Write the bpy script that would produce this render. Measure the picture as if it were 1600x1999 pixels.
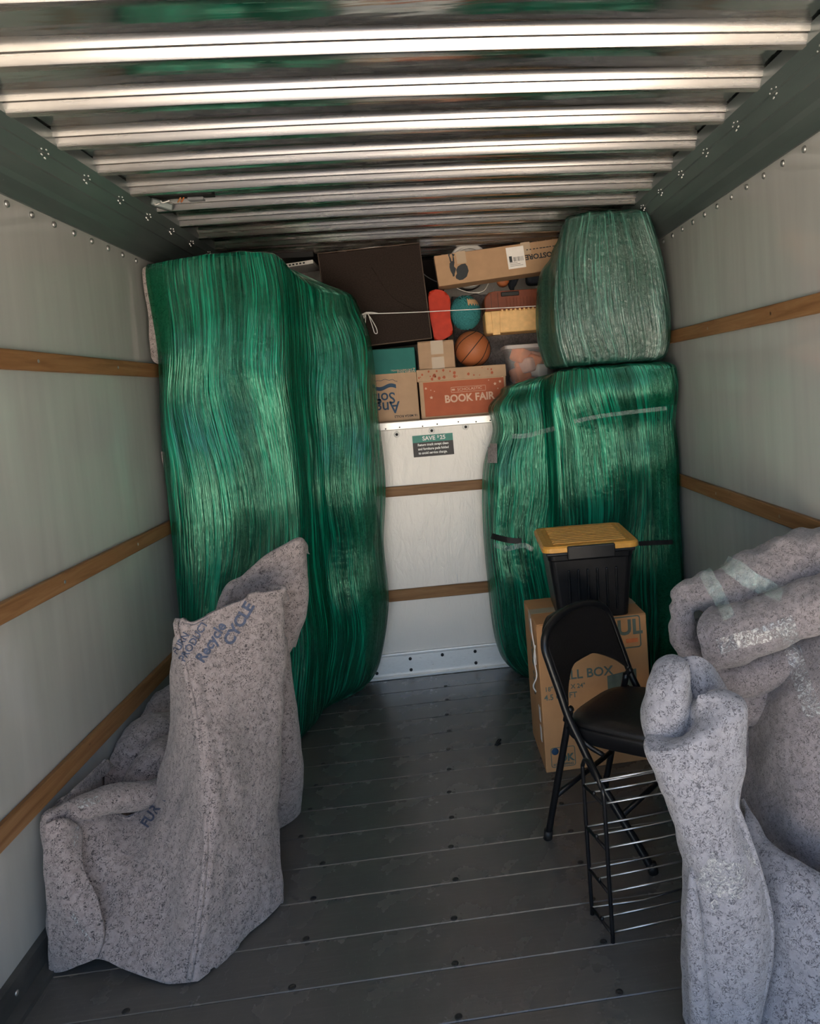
import bpy, bmesh, math, random
import numpy as np
from mathutils import Vector, Matrix, noise
random.seed(7)
for o in list(bpy.data.objects): bpy.data.objects.remove(o, do_unlink=True)
SC = bpy.context.scene
COL = SC.collection

# ------------------------------------------------------------------ camera
FPX, PX, PY = 1399.945, 983.0, 860.4
CAM = np.array([0.0256, 0.0, 1.4929])
ROT = np.array([[0.99273693, 0.09126211, 0.07838757],
                [-0.09664263, 0.99300525, 0.06782902],
                [-0.07164905, -0.07491195, 0.9946128]])   # right, forward, up as columns
cd = bpy.data.cameras.new('camera'); cam = bpy.data.objects.new('camera', cd); COL.objects.link(cam)
cd.sensor_fit = 'HORIZONTAL'; cd.sensor_width = 36.0; cd.lens = FPX / 1600 * 36.0
cd.shift_x = (800 - PX) / 1600.0; cd.shift_y = (PY - 999.5) / 1600.0
cd.clip_start = 0.02; cd.clip_end = 500
mw = Matrix.Identity(4)
for i in range(3):
    mw[i][0] = ROT[i, 0]; mw[i][1] = ROT[i, 2]; mw[i][2] = -ROT[i, 1]; mw[i][3] = CAM[i]
cam.matrix_world = mw
SC.camera = cam

# ------------------------------------------------------------------ daylight
W = bpy.data.worlds.new('World'); SC.world = W; W.use_nodes = True
wn = W.node_tree; bgn = wn.nodes['Background']
sky = wn.nodes.new('ShaderNodeTexSky'); sky.sky_type = 'NISHITA'
sky.sun_disc = False; sky.sun_elevation = math.radians(52); sky.sun_rotation = math.radians(20)
sky.air_density = 1.0; sky.dust_density = 2.5; sky.ozone_density = 1.0
wn.links.new(sky.outputs[0], bgn.inputs[0]); bgn.inputs[1].default_value = 0.105
sl = bpy.data.lights.new('sun', 'SUN'); sl.energy = 9.0; sl.angle = 0.01; sl.color = (1.0, 0.93, 0.82)
so = bpy.data.objects.new('sun', sl); COL.objects.link(so)
sd = Vector((0.32, 0.55, 0.80)).normalized()          # towards the sun: ahead of the truck
so.rotation_euler = sd.to_track_quat('Z', 'Y').to_euler(); so.location = (3, 8, 9)
SC.view_settings.view_transform = 'Standard'; SC.view_settings.look = 'None'
SC.view_settings.gamma = 1.0; SC.view_settings.use_curve_mapping = False
SC.view_settings.exposure = 2.85

# ------------------------------------------------------------------ helpers
def ray(px, py): return ROT @ np.array([(px - PX) / FPX, 1.0, -(py - PY) / FPX])
def at(px, py, y):
    d = ray(px, py); return Vector((CAM + d * (y / d[1])).tolist())
def atz(px, py, z):
    d = ray(px, py); return Vector((CAM + d * ((z - CAM[2]) / d[2])).tolist())

MATS = {}
class N:
    """tiny node builder"""
    def __init__(s, name):
        s.m = bpy.data.materials.new(name); s.m.use_nodes = True
        s.t = s.m.node_tree; s.b = s.t.nodes['Principled BSDF']; s.out = s.t.nodes['Material Output']
        MATS[name] = s.m
    def n(s, ty, **kw):
        nd = s.t.nodes.new(ty)
        for k, v in kw.items():
            if k in ('inp',):
                for a, b in v.items():
                    if isinstance(b, bpy.types.NodeSocket): s.t.links.new(b, nd.inputs[a])
                    else: nd.inputs[a].default_value = b
            else: setattr(nd, k, v)
        return nd
    def link(s, a, b): s.t.links.new(a, b)
    def coord(s, kind='Object', scale=(1, 1, 1), rot=(0, 0, 0)):
        tc = s.n('ShaderNodeTexCoord'); mp = s.n('ShaderNodeMapping')
        mp.inputs['Scale'].default_value = scale; mp.inputs['Rotation'].default_value = rot
        s.link(tc.outputs[kind], mp.inputs['Vector']); return mp.outputs[0]
    def noise(s, vec, scale, detail=3, rough=.5, dist=0.0):
        nd = s.n('ShaderNodeTexNoise', inp={'Scale': scale, 'Detail': detail, 'Roughness': rough, 'Distortion': dist})
        s.link(vec, nd.inputs['Vector']); return nd.outputs['Fac']
    def ramp(s, fac, stops):
        r = s.n('ShaderNodeValToRGB'); s.link(fac, r.inputs[0])
        el = r.color_ramp.elements
        while len(el) < len(stops): el.new(0.5)
        for e, (p, c) in zip(el, stops):
            e.position = p; e.color = (c, c, c, 1) if isinstance(c, (int, float)) else (*c, 1)
        return r.outputs[0]
    def mix(s, fac, a, b, mode='MIX'):
        m = s.n('ShaderNodeMix', data_type='RGBA', blend_type=mode)
        for i, v in ((0, fac), (6, a), (7, b)):
            if isinstance(v, bpy.types.NodeSocket): s.link(v, m.inputs[i])
            elif isinstance(v, (int, float)): m.inputs[i].default_value = v if i == 0 else (v, v, v, 1)
            else: m.inputs[i].default_value = (*v, 1)
        return m.outputs[2]
    def math(s, op, a, b=0.0):
        m = s.n('ShaderNodeMath', operation=op)
        for i, v in ((0, a), (1, b)):
            if isinstance(v, bpy.types.NodeSocket): s.link(v, m.inputs[i])
            else: m.inputs[i].default_value = v
        return m.outputs[0]
    def bump(s, h, strength=.3, dist=.01):
        b = s.n('ShaderNodeBump', inp={'Strength': strength, 'Distance': dist, 'Height': h}); return b.outputs[0]
    def set(s, **kw):
        for k, v in kw.items():
            k = k.replace('_', ' ')
            if isinstance(v, bpy.types.NodeSocket): s.link(v, s.b.inputs[k])
            elif isinstance(v, tuple): s.b.inputs[k].default_value = (*v, 1) if len(v) == 3 else v
            else: s.b.inputs[k].default_value = v
        return s

def plain(name, col, rough=.5, metal=0.0, var=.12, scale=30, bump=.05, coat=0.0, spec=.33):
    g = N(name); v = g.coord('Object'); f = g.noise(v, scale, 4)
    dark = tuple(c * (1 - var) for c in col); lite = tuple(min(1, c * (1 + var)) for c in col)
    g.set(Base_Color=g.ramp(f, [(.3, dark), (.7, lite)]), Roughness=rough, Metallic=metal, Coat_Weight=coat, Specular_IOR_Level=spec,
          Normal=g.bump(f, bump, .004))
    return g.m

def make_materials():
    # glossy frp wall sheet
    g = N('wall_sheet'); v = g.coord('Object', (1, 1, 1))
    streak = g.noise(g.coord('Object', (6, 6, .5)), 3, 4); fine = g.noise(v, 160, 2)
    scuff = g.noise(g.coord('Object', (3, 3, 12)), 9, 6, .7, 1.5)
    c = g.ramp(streak, [(.3, (.365, .372, .355)), (.7, (.405, .41, .392))])
    c = g.mix(g.ramp(scuff, [(.72, 0.0), (.78, .55)]), c, (.33, .33, .31))
    wav = g.noise(g.coord('Object', (4, 4, 1.2)), 2.2, 2)
    h = g.math('ADD', g.math('MULTIPLY', wav, 1.0), g.math('MULTIPLY', fine, .02))
    g.set(Base_Color=c, Roughness=.075, Specular_IOR_Level=.8, Normal=g.bump(h, .055, .05))
    # front wall
    g = N('front_sheet'); v = g.coord('Object')
    dent = g.noise(g.coord('Object', (1, 1, .35)), 26, 4, .6, .8); scuff = g.noise(g.coord('Object', (1, 1, 3)), 22, 6, .7, 1.0)
    c = g.mix(g.ramp(scuff, [(.70, 0.0), (.75, .6)]), (.80, .75, .69), (.42, .38, .34))
    g.set(Base_Color=c, Roughness=.3, Normal=g.bump(dent, .25, .02))
    # galvanised / bright steel
    g = N('bright_steel'); f = g.noise(g.coord('Object', (.5, 12, 12)), 8, 4); f2 = g.noise(g.coord('Object'), 60, 4, .65)
    c = g.mix(g.ramp(f2, [(.62, 0.0), (.72, .5)]), (.66, .625, .59), (.45, .38, .32))
    g.set(Base_Color=c, Metallic=1.0, Roughness=g.ramp(f, [(.3, .24), (.7, .29)]), Normal=g.bump(f, .05, .003))
    g = N('roof_sheet'); w1 = g.noise(g.coord('Object', (.8, 5, 1)), 1.5, 3, .5, .4); f2 = g.noise(g.coord('Object'), 35, 5, .7)
    c = g.mix(g.ramp(f2, [(.68, 0.0), (.74, .35)]), (.62, .64, .63), (.80, .80, .78))
    g.set(Base_Color=c, Metallic=1.0, Roughness=.14, Normal=g.bump(w1, .16, .05))
    g = N('edge_metal'); f = g.noise(g.coord('Object', (2, 2, 6)), 24, 6, .7, .5)
    g.set(Base_Color=g.ramp(f, [(.28, (.45, .38, .32)), (.36, (.78, .74, .70)), (.75, (.84, .81, .77))]), Metallic=.55, Roughness=.42, Normal=g.bump(f, .1, .003))
    g = N('rail_paint'); f = g.noise(g.coord('Object', (1, .3, 1)), 9, 4); f2 = g.noise(g.coord('Object'), 45, 5, .7)
    c = g.mix(g.ramp(f2, [(.70, 0.0), (.75, .5)]), g.ramp(f, [(.3, (.070, .088, .086)), (.7, (.10, .122, .118))]), (.35, .36, .35))
    g.set(Base_Color=c, Metallic=.25, Roughness=.36)
    # plank floor
    g = N('plank_paint'); v = g.coord('Object')
    grain = g.noise(g.coord('Object', (1.2, 22, 1)), 5, 6, .65); blot = g.noise(v, 5, 5, .6)
    scr = g.noise(g.coord('Object', (14, 1.2, 1), (0, 0, .5)), 16, 3, .6, 2.0); scr2 = g.noise(g.coord('Object', (1.5, 16, 1), (0, 0, .2)), 12, 4, .7, 2.5)
    c = g.ramp(blot, [(.25, (.070, .068, .062)), (.75, (.092, .088, .080))])
    c = g.mix(g.ramp(grain, [(.5, 0.0), (.8, .35)]), c, (.13, .125, .115))
    c = g.mix(g.ramp(scr, [(.66, 0.0), (.70, .5)]), c, (.17, .165, .155))
    c = g.mix(g.ramp(scr2, [(.80, 0.0), (.86, .4)]), c, (.025, .022, .02))
    g.set(Base_Color=c, Roughness=g.ramp(blot, [(.3, .24), (.7, .29)]), Specular_IOR_Level=.5, Normal=g.bump(grain, .12, .004))
    g = N('kick_paint'); f = g.noise(g.coord('Object', (1, 2, 4)), 6, 5, .6)
    g.set(Base_Color=g.ramp(f, [(.3, (.035, .036, .035)), (.7, (.07, .07, .066))]), Roughness=.45)
    # wood slats
    g = N('slat_wood'); v = g.coord('Object', (1, 1, 14)); v2 = g.coord('Object', (1, .9, 14))
    gr = g.noise(v2, 3, 6, .6, .6); kn = g.noise(g.coord('Object', (4, 4, 10)), 4, 5, .7)
    c = g.ramp(gr, [(.3, (.17, .080, .032)), (.55, (.26, .135, .058)), (.75, (.32, .185, .09))])
    c = g.mix(g.ramp(kn, [(.66, 0.0), (.72, .6)]), c, (.10, .055, .03))
    g.set(Base_Color=c, Roughness=.5, Specular_IOR_Level=.2, Normal=g.bump(gr, .15, .003))
    # felt moving blanket
    def felt(name, light, dark, fleck, sq=1.0, cover=.30):
        g = N(name); v = g.coord('Object')
        base = g.noise(v, 46 * sq, 5, .7)
        w1 = g.noise(g.coord('Object', (1, 1, 1)), 95 * sq, 1, .5, 1.6)
        w2 = g.noise(g.coord('Object', (1, 1, 1), (.6, .9, .3)), 110 * sq, 1, .5, 1.6)
        d1 = g.math('ABSOLUTE', g.math('SUBTRACT', w1, .5)); d2 = g.math('ABSOLUTE', g.math('SUBTRACT', w2, .47))
        m1 = g.ramp(g.noise(v, 62 * sq, 1), [(.40, 0.0), (.48, 1.0)])
        fib = g.math('MULTIPLY', g.ramp(d1, [(.020, 1.0), (.055, 0.0)]), m1)
        fib2 = g.math('MULTIPLY', g.ramp(d2, [(.012, 1.0), (.045, 0.0)]), g.ramp(g.noise(g.coord('Object', (1, 1, 1), (1, 2, 0)), 66 * sq, 1), [(.47, 0.0), (.54, 1.0)]))
        c = g.ramp(base, [(.30, dark), (.62, light)])
        c = g.mix(g.math('MULTIPLY', fib, .88), c, fleck)
        c = g.mix(g.math('MULTIPLY', fib2, .5), c, tuple(min(1, x * 1.5) for x in light))
        hgt = g.math('ADD', g.math('MULTIPLY', base, .6), g.math('SUBTRACT', g.math('MULTIPLY', fib2, .4), g.math('MULTIPLY', fib, .7)))
        g.set(Base_Color=c, Roughness=.95, Specular_IOR_Level=.1, Sheen_Weight=.25, Sheen_Roughness=.6, Normal=g.bump(hgt, .55, .004))
    felt('felt_grey', (.33, .278, .268), (.23, .190, .183), (.030, .026, .028))
    felt('felt_sky_tinted', (.275, .272, .30), (.20, .198, .222), (.055, .054, .066), .95)  # grey felt with the bluish skylight on the near blankets painted in
    felt('felt_brown', (.27, .238, .24), (.19, .165, .168), (.07, .06, .06), 1.15)
    # green stretch film over felt
    def film(name, deep, mid, lite, amin, amax, bandscale=5.0, crk=.12, tint=(.45, 1.0, .76), thru=(.16, .62, .42), broad=2.2, sheen=.05):
        g = N(name); tc = g.n('ShaderNodeTexCoord'); uv = tc.outputs['UV']
        low = g.n('ShaderNodeTexNoise', inp={'Scale': 1.3, 'Detail': 1}); g.link(uv, low.inputs['Vector'])
        sep = g.n('ShaderNodeSeparateXYZ'); g.link(uv, sep.inputs[0])
        u = g.math('ADD', sep.outputs[0], g.math('MULTIPLY', g.math('SUBTRACT', low.outputs['Fac'], .5), .22))
        def vec(su, sv, o=0.0):
            cb = g.n('ShaderNodeCombineXYZ'); g.link(g.math('MULTIPLY', u, su), cb.inputs[0]); g.link(g.math('MULTIPLY', sep.outputs[1], sv), cb.inputs[1]); cb.inputs[2].default_value = o; return cb.outputs[0]
        s1 = g.noise(vec(85, 1.7), 1.0, 3, .6)
        s2 = g.noise(vec(210, 4.5, 3.0), 1.0, 3, .6)
        s3 = g.noise(vec(26, .9, 7.0), 1.0, 2, .5)
        band = g.noise(vec(bandscale, .55, 11.0), 1.0, 3, .55)
        crink = g.noise(uv, 46, 4, .65, .6)
        st = g.math('ADD', g.math('MULTIPLY', s1, .45), g.math('ADD', g.math('MULTIPLY', s2, .35), g.math('MULTIPLY', s3, .20)))
        c = g.ramp(st, [(.38, deep), (.50, mid), (.60, lite)])
        c = g.mix(g.ramp(band, [(.34, .75), (.54, 0.0)]), c, deep)
        hgt = g.math('ADD', g.math('ADD', g.math('MULTIPLY', s1, 1.0), g.math('MULTIPLY', s2, .40)), g.math('ADD', g.math('MULTIPLY', s3, .8), g.math('MULTIPLY', crink, crk)))
        hgt = g.math('ADD', hgt, g.math('MULTIPLY', g.noise(vec(7, 2.2, 19.0), 1.0, 2, .5), broad))
        bmp = g.bump(hgt, .62, .020)
        g.set(Base_Color=c, Roughness=.11, Specular_IOR_Level=1.0, IOR=1.55, Normal=bmp, Specular_Tint=tint)
        tr = g.n('ShaderNodeBsdfTransparent'); tr.inputs[0].default_value = (*thru, 1)
        alpha = g.math('MULTIPLY', g.ramp(band, [(.36, amin), (.52, amax)]), g.ramp(st, [(.34, .85), (.5, 1.0)]))
        at_ = g.n('ShaderNodeAttribute', attribute_name='bare'); alpha = g.math('MULTIPLY', alpha, g.math('SUBTRACT', 1.0, g.math('MULTIPLY', at_.outputs['Fac'], .72)))
        mx = g.n('ShaderNodeMixShader'); g.link(alpha, mx.inputs[0]); g.link(tr.outputs[0], mx.inputs[1]); g.link(g.b.outputs[0], mx.inputs[2])
        gl = g.n('ShaderNodeBsdfGlossy'); gl.inputs['Color'].default_value = (*[min(1, x + .15) for x in tint], 1); gl.inputs['Roughness'].default_value = .10; g.link(bmp, gl.inputs['Normal'])
        m2 = g.n('ShaderNodeMixShader'); m2.inputs[0].default_value = sheen; g.link(mx.outputs[0], m2.inputs[1]); g.link(gl.outputs[0], m2.inputs[2])
        g.link(m2.outputs[0], g.out.inputs[0])
    film('film_dense', (.000, .014, .008), (.000, .085, .045), (.004, .29, .170), .66, .99, 5.0, .12, (.38, 1.0, .72), (.16, .62, .42), 2.2, .012)
    film('film_loose', (.004, .030, .022), (.006, .085, .060), (.14, .38, .30), .14, .66, 10.0, .45, (.80, 1.0, .92), (.40, .70, .60), 2.2, .06)
    # cardboard
    def card(name, col):
        g = N(name); f = g.noise(g.coord('Object'), 14, 5); l = g.noise(g.coord('Object', (1, 1, 30)), 10, 2)
        c = g.ramp(f, [(.3, tuple(x * .86 for x in col)), (.7, col)])
        g.set(Base_Color=c, Roughness=.75, Specular_IOR_Level=.25, Normal=g.bump(g.math('ADD', f, g.math('MULTIPLY', l, .2)), .15, .006))
    card('cardboard', (.46, .285, .165)); card('cardboard_orange', (.52, .27, .12)); card('cardboard_pale', (.46, .30, .19))
    card('cardboard_red', (.46, .125, .062)); card('cardboard_teal', (.03, .17, .15)); card('cardboard_tan', (.50, .33, .21))
    plain('black_plastic', (.008, .008, .009), .34, var=.3, spec=.32); plain('black_paint', (.007, .007, .008), .28)
    plain('black_vinyl', (.008, .007, .007), .42, var=.3, spec=.35, bump=.15, scale=120); plain('yellow_plastic', (.60, .29, .055), .42, scale=60)
    plain('wire_steel', (.42, .43, .44), .33, 1.0); plain('dark_bolt', (.03, .03, .03), .5, .4); plain('steel_bolt', (.45, .45, .44), .4, .9)
    plain('washer_white', (.78, .76, .72), .4); plain('sign_green', (.012, .21, .16), .4); plain('sign_black', (.022, .018, .018), .45)
    plain('white_paint', (.80, .79, .76), .45, var=.05); plain('ink_dark', (.025, .030, .035), .6); plain('ink_blue', (.018, .055, .11), .6)
    plain('ink_stencil', (.07, .085, .13), .9, var=.35, scale=90); plain('ink_orange', (.60, .17, .06), .6); plain('ink_tan', (.66, .42, .30), .6)
    plain('ink_green_grey', (.10, .13, .105), .6); plain('paper_white', (.82, .78, .74), .6, var=.03)
    plain('brown_fabric', (.028, .020, .017), .9, spec=.12, var=.25, scale=160, bump=.2); plain('fabric_piping', (.12, .085, .065), .8)
    plain('black_fabric', (.014, .012, .012), .9, spec=.12, bump=.2); plain('red_plastic', (.46, .032, .012), .5, spec=.2); plain('yarn_teal', (.045, .21, .22), .95, spec=.1, var=.3, scale=200)
    plain('yarn_core', (.012, .07, .08), .95); plain('yarn_band', (.62, .40, .22), .8)
    plain('tool_brown', (.17, .040, .016), .5, spec=.3); plain('tool_cream', (.76, .47, .20), .5, spec=.3); plain('rubber_black', (.012, .012, .012), .5)
    plain('white_plastic', (.76, .73, .69), .35, var=.04); plain('rope_white', (.80, .77, .74), .8); plain('navy_cloth', (.035, .042, .055), .9, spec=.12)
    plain('rust_plastic', (.40, .12, .04), .5); plain('orange_stuff', (.66, .20, .07), .5); plain('pink_stuff', (.70, .42, .34), .5)
    plain('asphalt', (.46, .41, .35), .9, var=.25, scale=8, bump=.3); plain('box_shell', (.72, .72, .70), .6); plain('orange_sticker', (.6, .25, .08), .5)
    plain('grey_stuff', (.20, .20, .21), .6)
    g = N('basketball'); f = g.n('ShaderNodeTexVoronoi', inp={'Scale': 120}); g.link(g.coord('Object'), f.inputs['Vector'])
    g.set(Base_Color=(.42, .135, .05), Roughness=.55, Normal=g.bump(f.outputs['Distance'], .4, .003))
    g = N('clear_plastic'); g.set(Base_Color=(.86, .80, .78), Roughness=.22, Transmission_Weight=.0, Alpha=.16, Specular_IOR_Level=.6)
    g = N('milky_lid'); g.set(Base_Color=(.80, .72, .70), Roughness=.3, Alpha=.5)
    g = N('clear_tape'); cr = g.noise(g.coord('Object'), 55, 4, .7, 2.5)
    g.set(Base_Color=(.80, .80, .80), Roughness=.12, Alpha=g.ramp(cr, [(.47, .08), (.60, .75)]), Specular_IOR_Level=1.0, Coat_Weight=1.0, Coat_Roughness=.05, Normal=g.bump(cr, .9, .02))
    g = N('clear_film'); cr = g.noise(g.coord('Object', (1, 1, 1)), 30, 4, .6, 1.5)
    g.set(Base_Color=(.55, .72, .66), Roughness=.12, Alpha=g.ramp(cr, [(.4, .16), (.7, .40)]), Specular_IOR_Level=.8, Coat_Weight=1.0, Coat_Roughness=.05, Normal=g.bump(cr, .7, .02))
    g = N('packing_tape'); g.set(Base_Color=(.62, .47, .33), Roughness=.25, Alpha=.75)
make_materials()
M = MATS

def link(o, parent=None):
    COL.objects.link(o)
    if parent is not None: o.parent = parent
    return o
def tag(o, label, cat, group=None):
    o['label'] = label; o['category'] = cat
    if group: o['group'] = group
    return o
def struct(o, label=None):
    o['kind'] = 'structure'
    if label: o['label'] = label
    return o
def empty(name, loc=(0, 0, 0), rot=(0, 0, 0), parent=None):
    o = bpy.data.objects.new(name, None); o.location = loc; o.rotation_euler = rot; o.empty_display_size = .05
    return link(o, parent)
def mesh_obj(name, me, mat, parent=None, smooth=False):
    if isinstance(mat, str): mat = M[mat]
    if not me.materials: me.materials.append(mat)
    if smooth:
        for p in me.polygons: p.use_smooth = True
    return link(bpy.data.objects.new(name, me), parent)
def from_bm(name, bm, mat, parent=None, smooth=False):
    me = bpy.data.meshes.new(name); bmesh.ops.recalc_face_normals(bm, faces=bm.faces); bm.to_mesh(me); bm.free()
    return mesh_obj(name, me, mat, parent, smooth)
def add_box(bm, x0, x1, y0, y1, z0, z1, bev=0.0, seg=2):
    r = bmesh.ops.create_cube(bm, size=1.0)
    for v in r['verts']:
        v.co = Vector(((x0 + x1) / 2 + v.co.x * (x1 - x0), (y0 + y1) / 2 + v.co.y * (y1 - y0), (z0 + z1) / 2 + v.co.z * (z1 - z0)))
    if bev > 0:
        es = list({e for v in r['verts'] for e in v.link_edges})
        bmesh.ops.bevel(bm, geom=es, offset=bev, segments=seg, affect='EDGES', profile=.5)
def box(name, x0, x1, y0, y1, z0, z1, mat, parent=None, bev=0.0, seg=2, smooth=False):
    bm = bmesh.new(); add_box(bm, x0, x1, y0, y1, z0, z1, bev, seg); return from_bm(name, bm, mat, parent, smooth)
def add_tube(bm, pts, r, seg=10, closed=False, cap=True, flat=1.0):
    pts = [Vector(p) for p in pts]; n = len(pts); rings = []
    prev = None
    for i, p in enumerate(pts):
        a = pts[(i - 1) % n] if (closed or i > 0) else p; b = pts[(i + 1) % n] if (closed or i < n - 1) else p
        t = (b - a).normalized()
        if prev is None:
            ref = Vector((0, 0, 1)) if abs(t.z) < .9 else Vector((1, 0, 0)); nx = t.cross(ref).normalized()
        else:
            nx = (prev - t * prev.dot(t)); nx = nx.normalized() if nx.length > 1e-6 else t.orthogonal().normalized()
        prev = nx; ny = t.cross(nx); rr = r[i] if isinstance(r, (list, tuple)) else r
        rings.append([bm.verts.new(p + (nx * math.cos(2 * math.pi * k / seg) + ny * flat * math.sin(2 * math.pi * k / seg)) * rr) for k in range(seg)])
    for i in range(n if closed else n - 1):
        A, B = rings[i], rings[(i + 1) % n]
        for k in range(seg): bm.faces.new((A[k], A[(k + 1) % seg], B[(k + 1) % seg], B[k]))
    if cap and not closed: bm.faces.new(rings[0][::-1]); bm.faces.new(rings[-1])
def tube(name, pts, r, mat, parent=None, seg=10, closed=False, flat=1.0):
    bm = bmesh.new(); add_tube(bm, pts, r, seg, closed, True, flat); return from_bm(name, bm, mat, parent, True)
def crs(pts, n, closed=False):
    """Catmull-Rom resample of a polyline of vectors to n points"""
    P = np.array([list(p) for p in pts], float); m = len(P); out = []
    for k in range(n):
        t = (k / n * m) if closed else (k / (n - 1) * (m - 1))
        i = int(math.floor(t)); f = t - i
        if not closed and i >= m - 1: i, f = m - 2, 1.0
        g = (lambda j: P[j % m]) if closed else (lambda j: P[min(max(j, 0), m - 1)] if 0 <= j < m else (2 * P[0] - P[1] if j < 0 else 2 * P[-1] - P[-2]))
        a, b, c, d = g(i - 1), g(i), g(i + 1), g(i + 2)
        out.append(.5 * ((2 * b) + (-a + c) * f + (2 * a - 5 * b + 4 * c - d) * f * f + (-a + 3 * b - 3 * c + d) * f ** 3))
    return [Vector(o.tolist()) for o in out]
def prism(name, outline, y0, y1, mat, parent=None, bev=0.0, smooth=False):
    """outline in x,z extruded from y0 to y1"""
    bm = bmesh.new(); a = [bm.verts.new((x, y0, z)) for x, z in outline]; b = [bm.verts.new((x, y1, z)) for x, z in outline]; n = len(a)
    fa = bm.faces.new(a); fb = bm.faces.new(b[::-1])
    for i in range(n): bm.faces.new((a[i], b[i], b[(i + 1) % n], a[(i + 1) % n]))
    if bev:
        es = list(fa.edges) + list(fb.edges); bmesh.ops.bevel(bm, geom=es, offset=bev, segments=3, affect='EDGES', profile=.5)
    return from_bm(name, bm, mat, parent, smooth)
def lathe(name, prof, mat, parent=None, seg=32, axis='Z', mtx=None, smooth=True):
    bm = bmesh.new(); rings = []
    for r, z in prof:
        rings.append([bm.verts.new((r * math.cos(2 * math.pi * k / seg), r * math.sin(2 * math.pi * k / seg), z)) for k in range(seg)])
    for A, B in zip(rings, rings[1:]):
        for k in range(seg): bm.faces.new((A[k], A[(k + 1) % seg], B[(k + 1) % seg], B[k]))
    bm.faces.new(rings[0][::-1]); bm.faces.new(rings[-1])
    if axis == 'Y': bmesh.ops.transform(bm, matrix=Matrix.Rotation(math.pi / 2, 4, 'X'), verts=bm.verts)   # local z -> -y (faces the rear door)
    if mtx is not None: bmesh.ops.transform(bm, matrix=mtx, verts=bm.verts)
    return from_bm(name, bm, mat, parent, smooth)
def text_mesh(body, size, bold=0.0, shear=0.0, align='CENTER', xs=1.0, subdiv=0, extrude=.0004):
    cu = bpy.data.curves.new('lettering', 'FONT'); cu.body = body; cu.size = size; cu.offset = bold * size; cu.shear = shear
    cu.align_x = align; cu.align_y = 'CENTER'; cu.extrude = extrude; cu.resolution_u = 3
    ob = bpy.data.objects.new('lettering', cu); COL.objects.link(ob)
    dg = bpy.context.evaluated_depsgraph_get(); me = bpy.data.meshes.new_from_object(ob.evaluated_get(dg))
    bpy.data.objects.remove(ob); bpy.data.curves.remove(cu)
    if xs != 1.0:
        for v in me.vertices: v.co.x *= xs
    me.materials.clear(); me.name = 'lettering'
    return me
def lettering(body, size, loc, mat, parent, flip=False, bold=0.01, xs=1.0, rot=0.0, name='lettering', shear=0.0, align='CENTER', side=None):
    """flat print standing on a face that looks towards -y (or -x for side='left')"""
    me = text_mesh(body, size, bold, shear, align, xs)
    ang = (math.pi if flip else 0) + rot
    m = Matrix.Rotation(math.pi / 2, 4, 'X') @ Matrix.Rotation(ang, 4, 'Z')
    if side == 'left': m = Matrix.Rotation(-math.pi / 2, 4, 'Z') @ m
    if side == 'top': m = Matrix.Rotation(ang, 4, 'Z')
    me.transform(Matrix.Translation(loc) @ m)
    return mesh_obj(name, me, mat, parent)

# --- free-form surfaces
class Patch:
    """grid of control points (rows x cols) interpolated by Catmull-Rom"""
    def __init__(s, rows): s.P = np.array([[list(p) for p in r] for r in rows], float); s.nr, s.nc = s.P.shape[:2]
    @staticmethod
    def _w(t, m):
        i = min(int(math.floor(t)), m - 2); i = max(i, 0); f = t - i
        return i, (.5 * (-f + 2 * f * f - f ** 3), .5 * (2 - 5 * f * f + 3 * f ** 3), .5 * (f + 4 * f * f - 3 * f ** 3), .5 * (-f * f + f ** 3))
    def _g(s, A, i, m):
        if 0 <= i < m: return A[i]
        return 2 * A[0] - A[1] if i < 0 else 2 * A[m - 1] - A[m - 2]
    def ev(s, u, v):
        j, wv = s._w(v * (s.nr - 1), s.nr); i, wu = s._w(u * (s.nc - 1), s.nc)
        rows = sum(s._g(s.P, j - 1 + k, s.nr) * wv[k] for k in range(4))
        return sum(s._g(rows, i - 1 + k, s.nc) * wu[k] for k in range(4))
    def normal(s, u, v, e=1e-3):
        a = s.ev(min(u + e, 1), v) - s.ev(max(u - e, 0), v); b = s.ev(u, min(v + e, 1)) - s.ev(u, max(v - e, 0))
        n = np.cross(b, a); l = np.linalg.norm(n); return n / l if l > 1e-9 else np.array([0, -1, 0.])
    def mesh(s, nu, nv, amp=0.0, freq=6.0, seed=0.0, minz=None, maxx=None, minx=None, maxy=None):
        G = np.zeros((nv, nu, 3))
        for b in range(nv):
            for a in range(nu): G[b, a] = s.ev(a / (nu - 1), b / (nv - 1))
        if amp:
            du = np.gradient(G, axis=1); dv = np.gradient(G, axis=0); nn = np.cross(dv, du); nn /= (np.linalg.norm(nn, axis=2, keepdims=True) + 1e-9)
            for b in range(nv):
                for a in range(nu):
                    p = Vector(G[b, a].tolist()) * freq + Vector((seed, seed * .7, 0))
                    G[b, a] += nn[b, a] * amp * (noise.noise(p) + .45 * noise.noise(p * 2.3))
        if minz is not None: G[..., 2] = np.maximum(G[..., 2], minz)
        if maxx is not None: G[..., 0] = np.minimum(G[..., 0], maxx)
        if minx is not None: G[..., 0] = np.maximum(G[..., 0], minx)
        if maxy is not None: G[..., 1] = np.minimum(G[..., 1], maxy)
        return G
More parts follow.
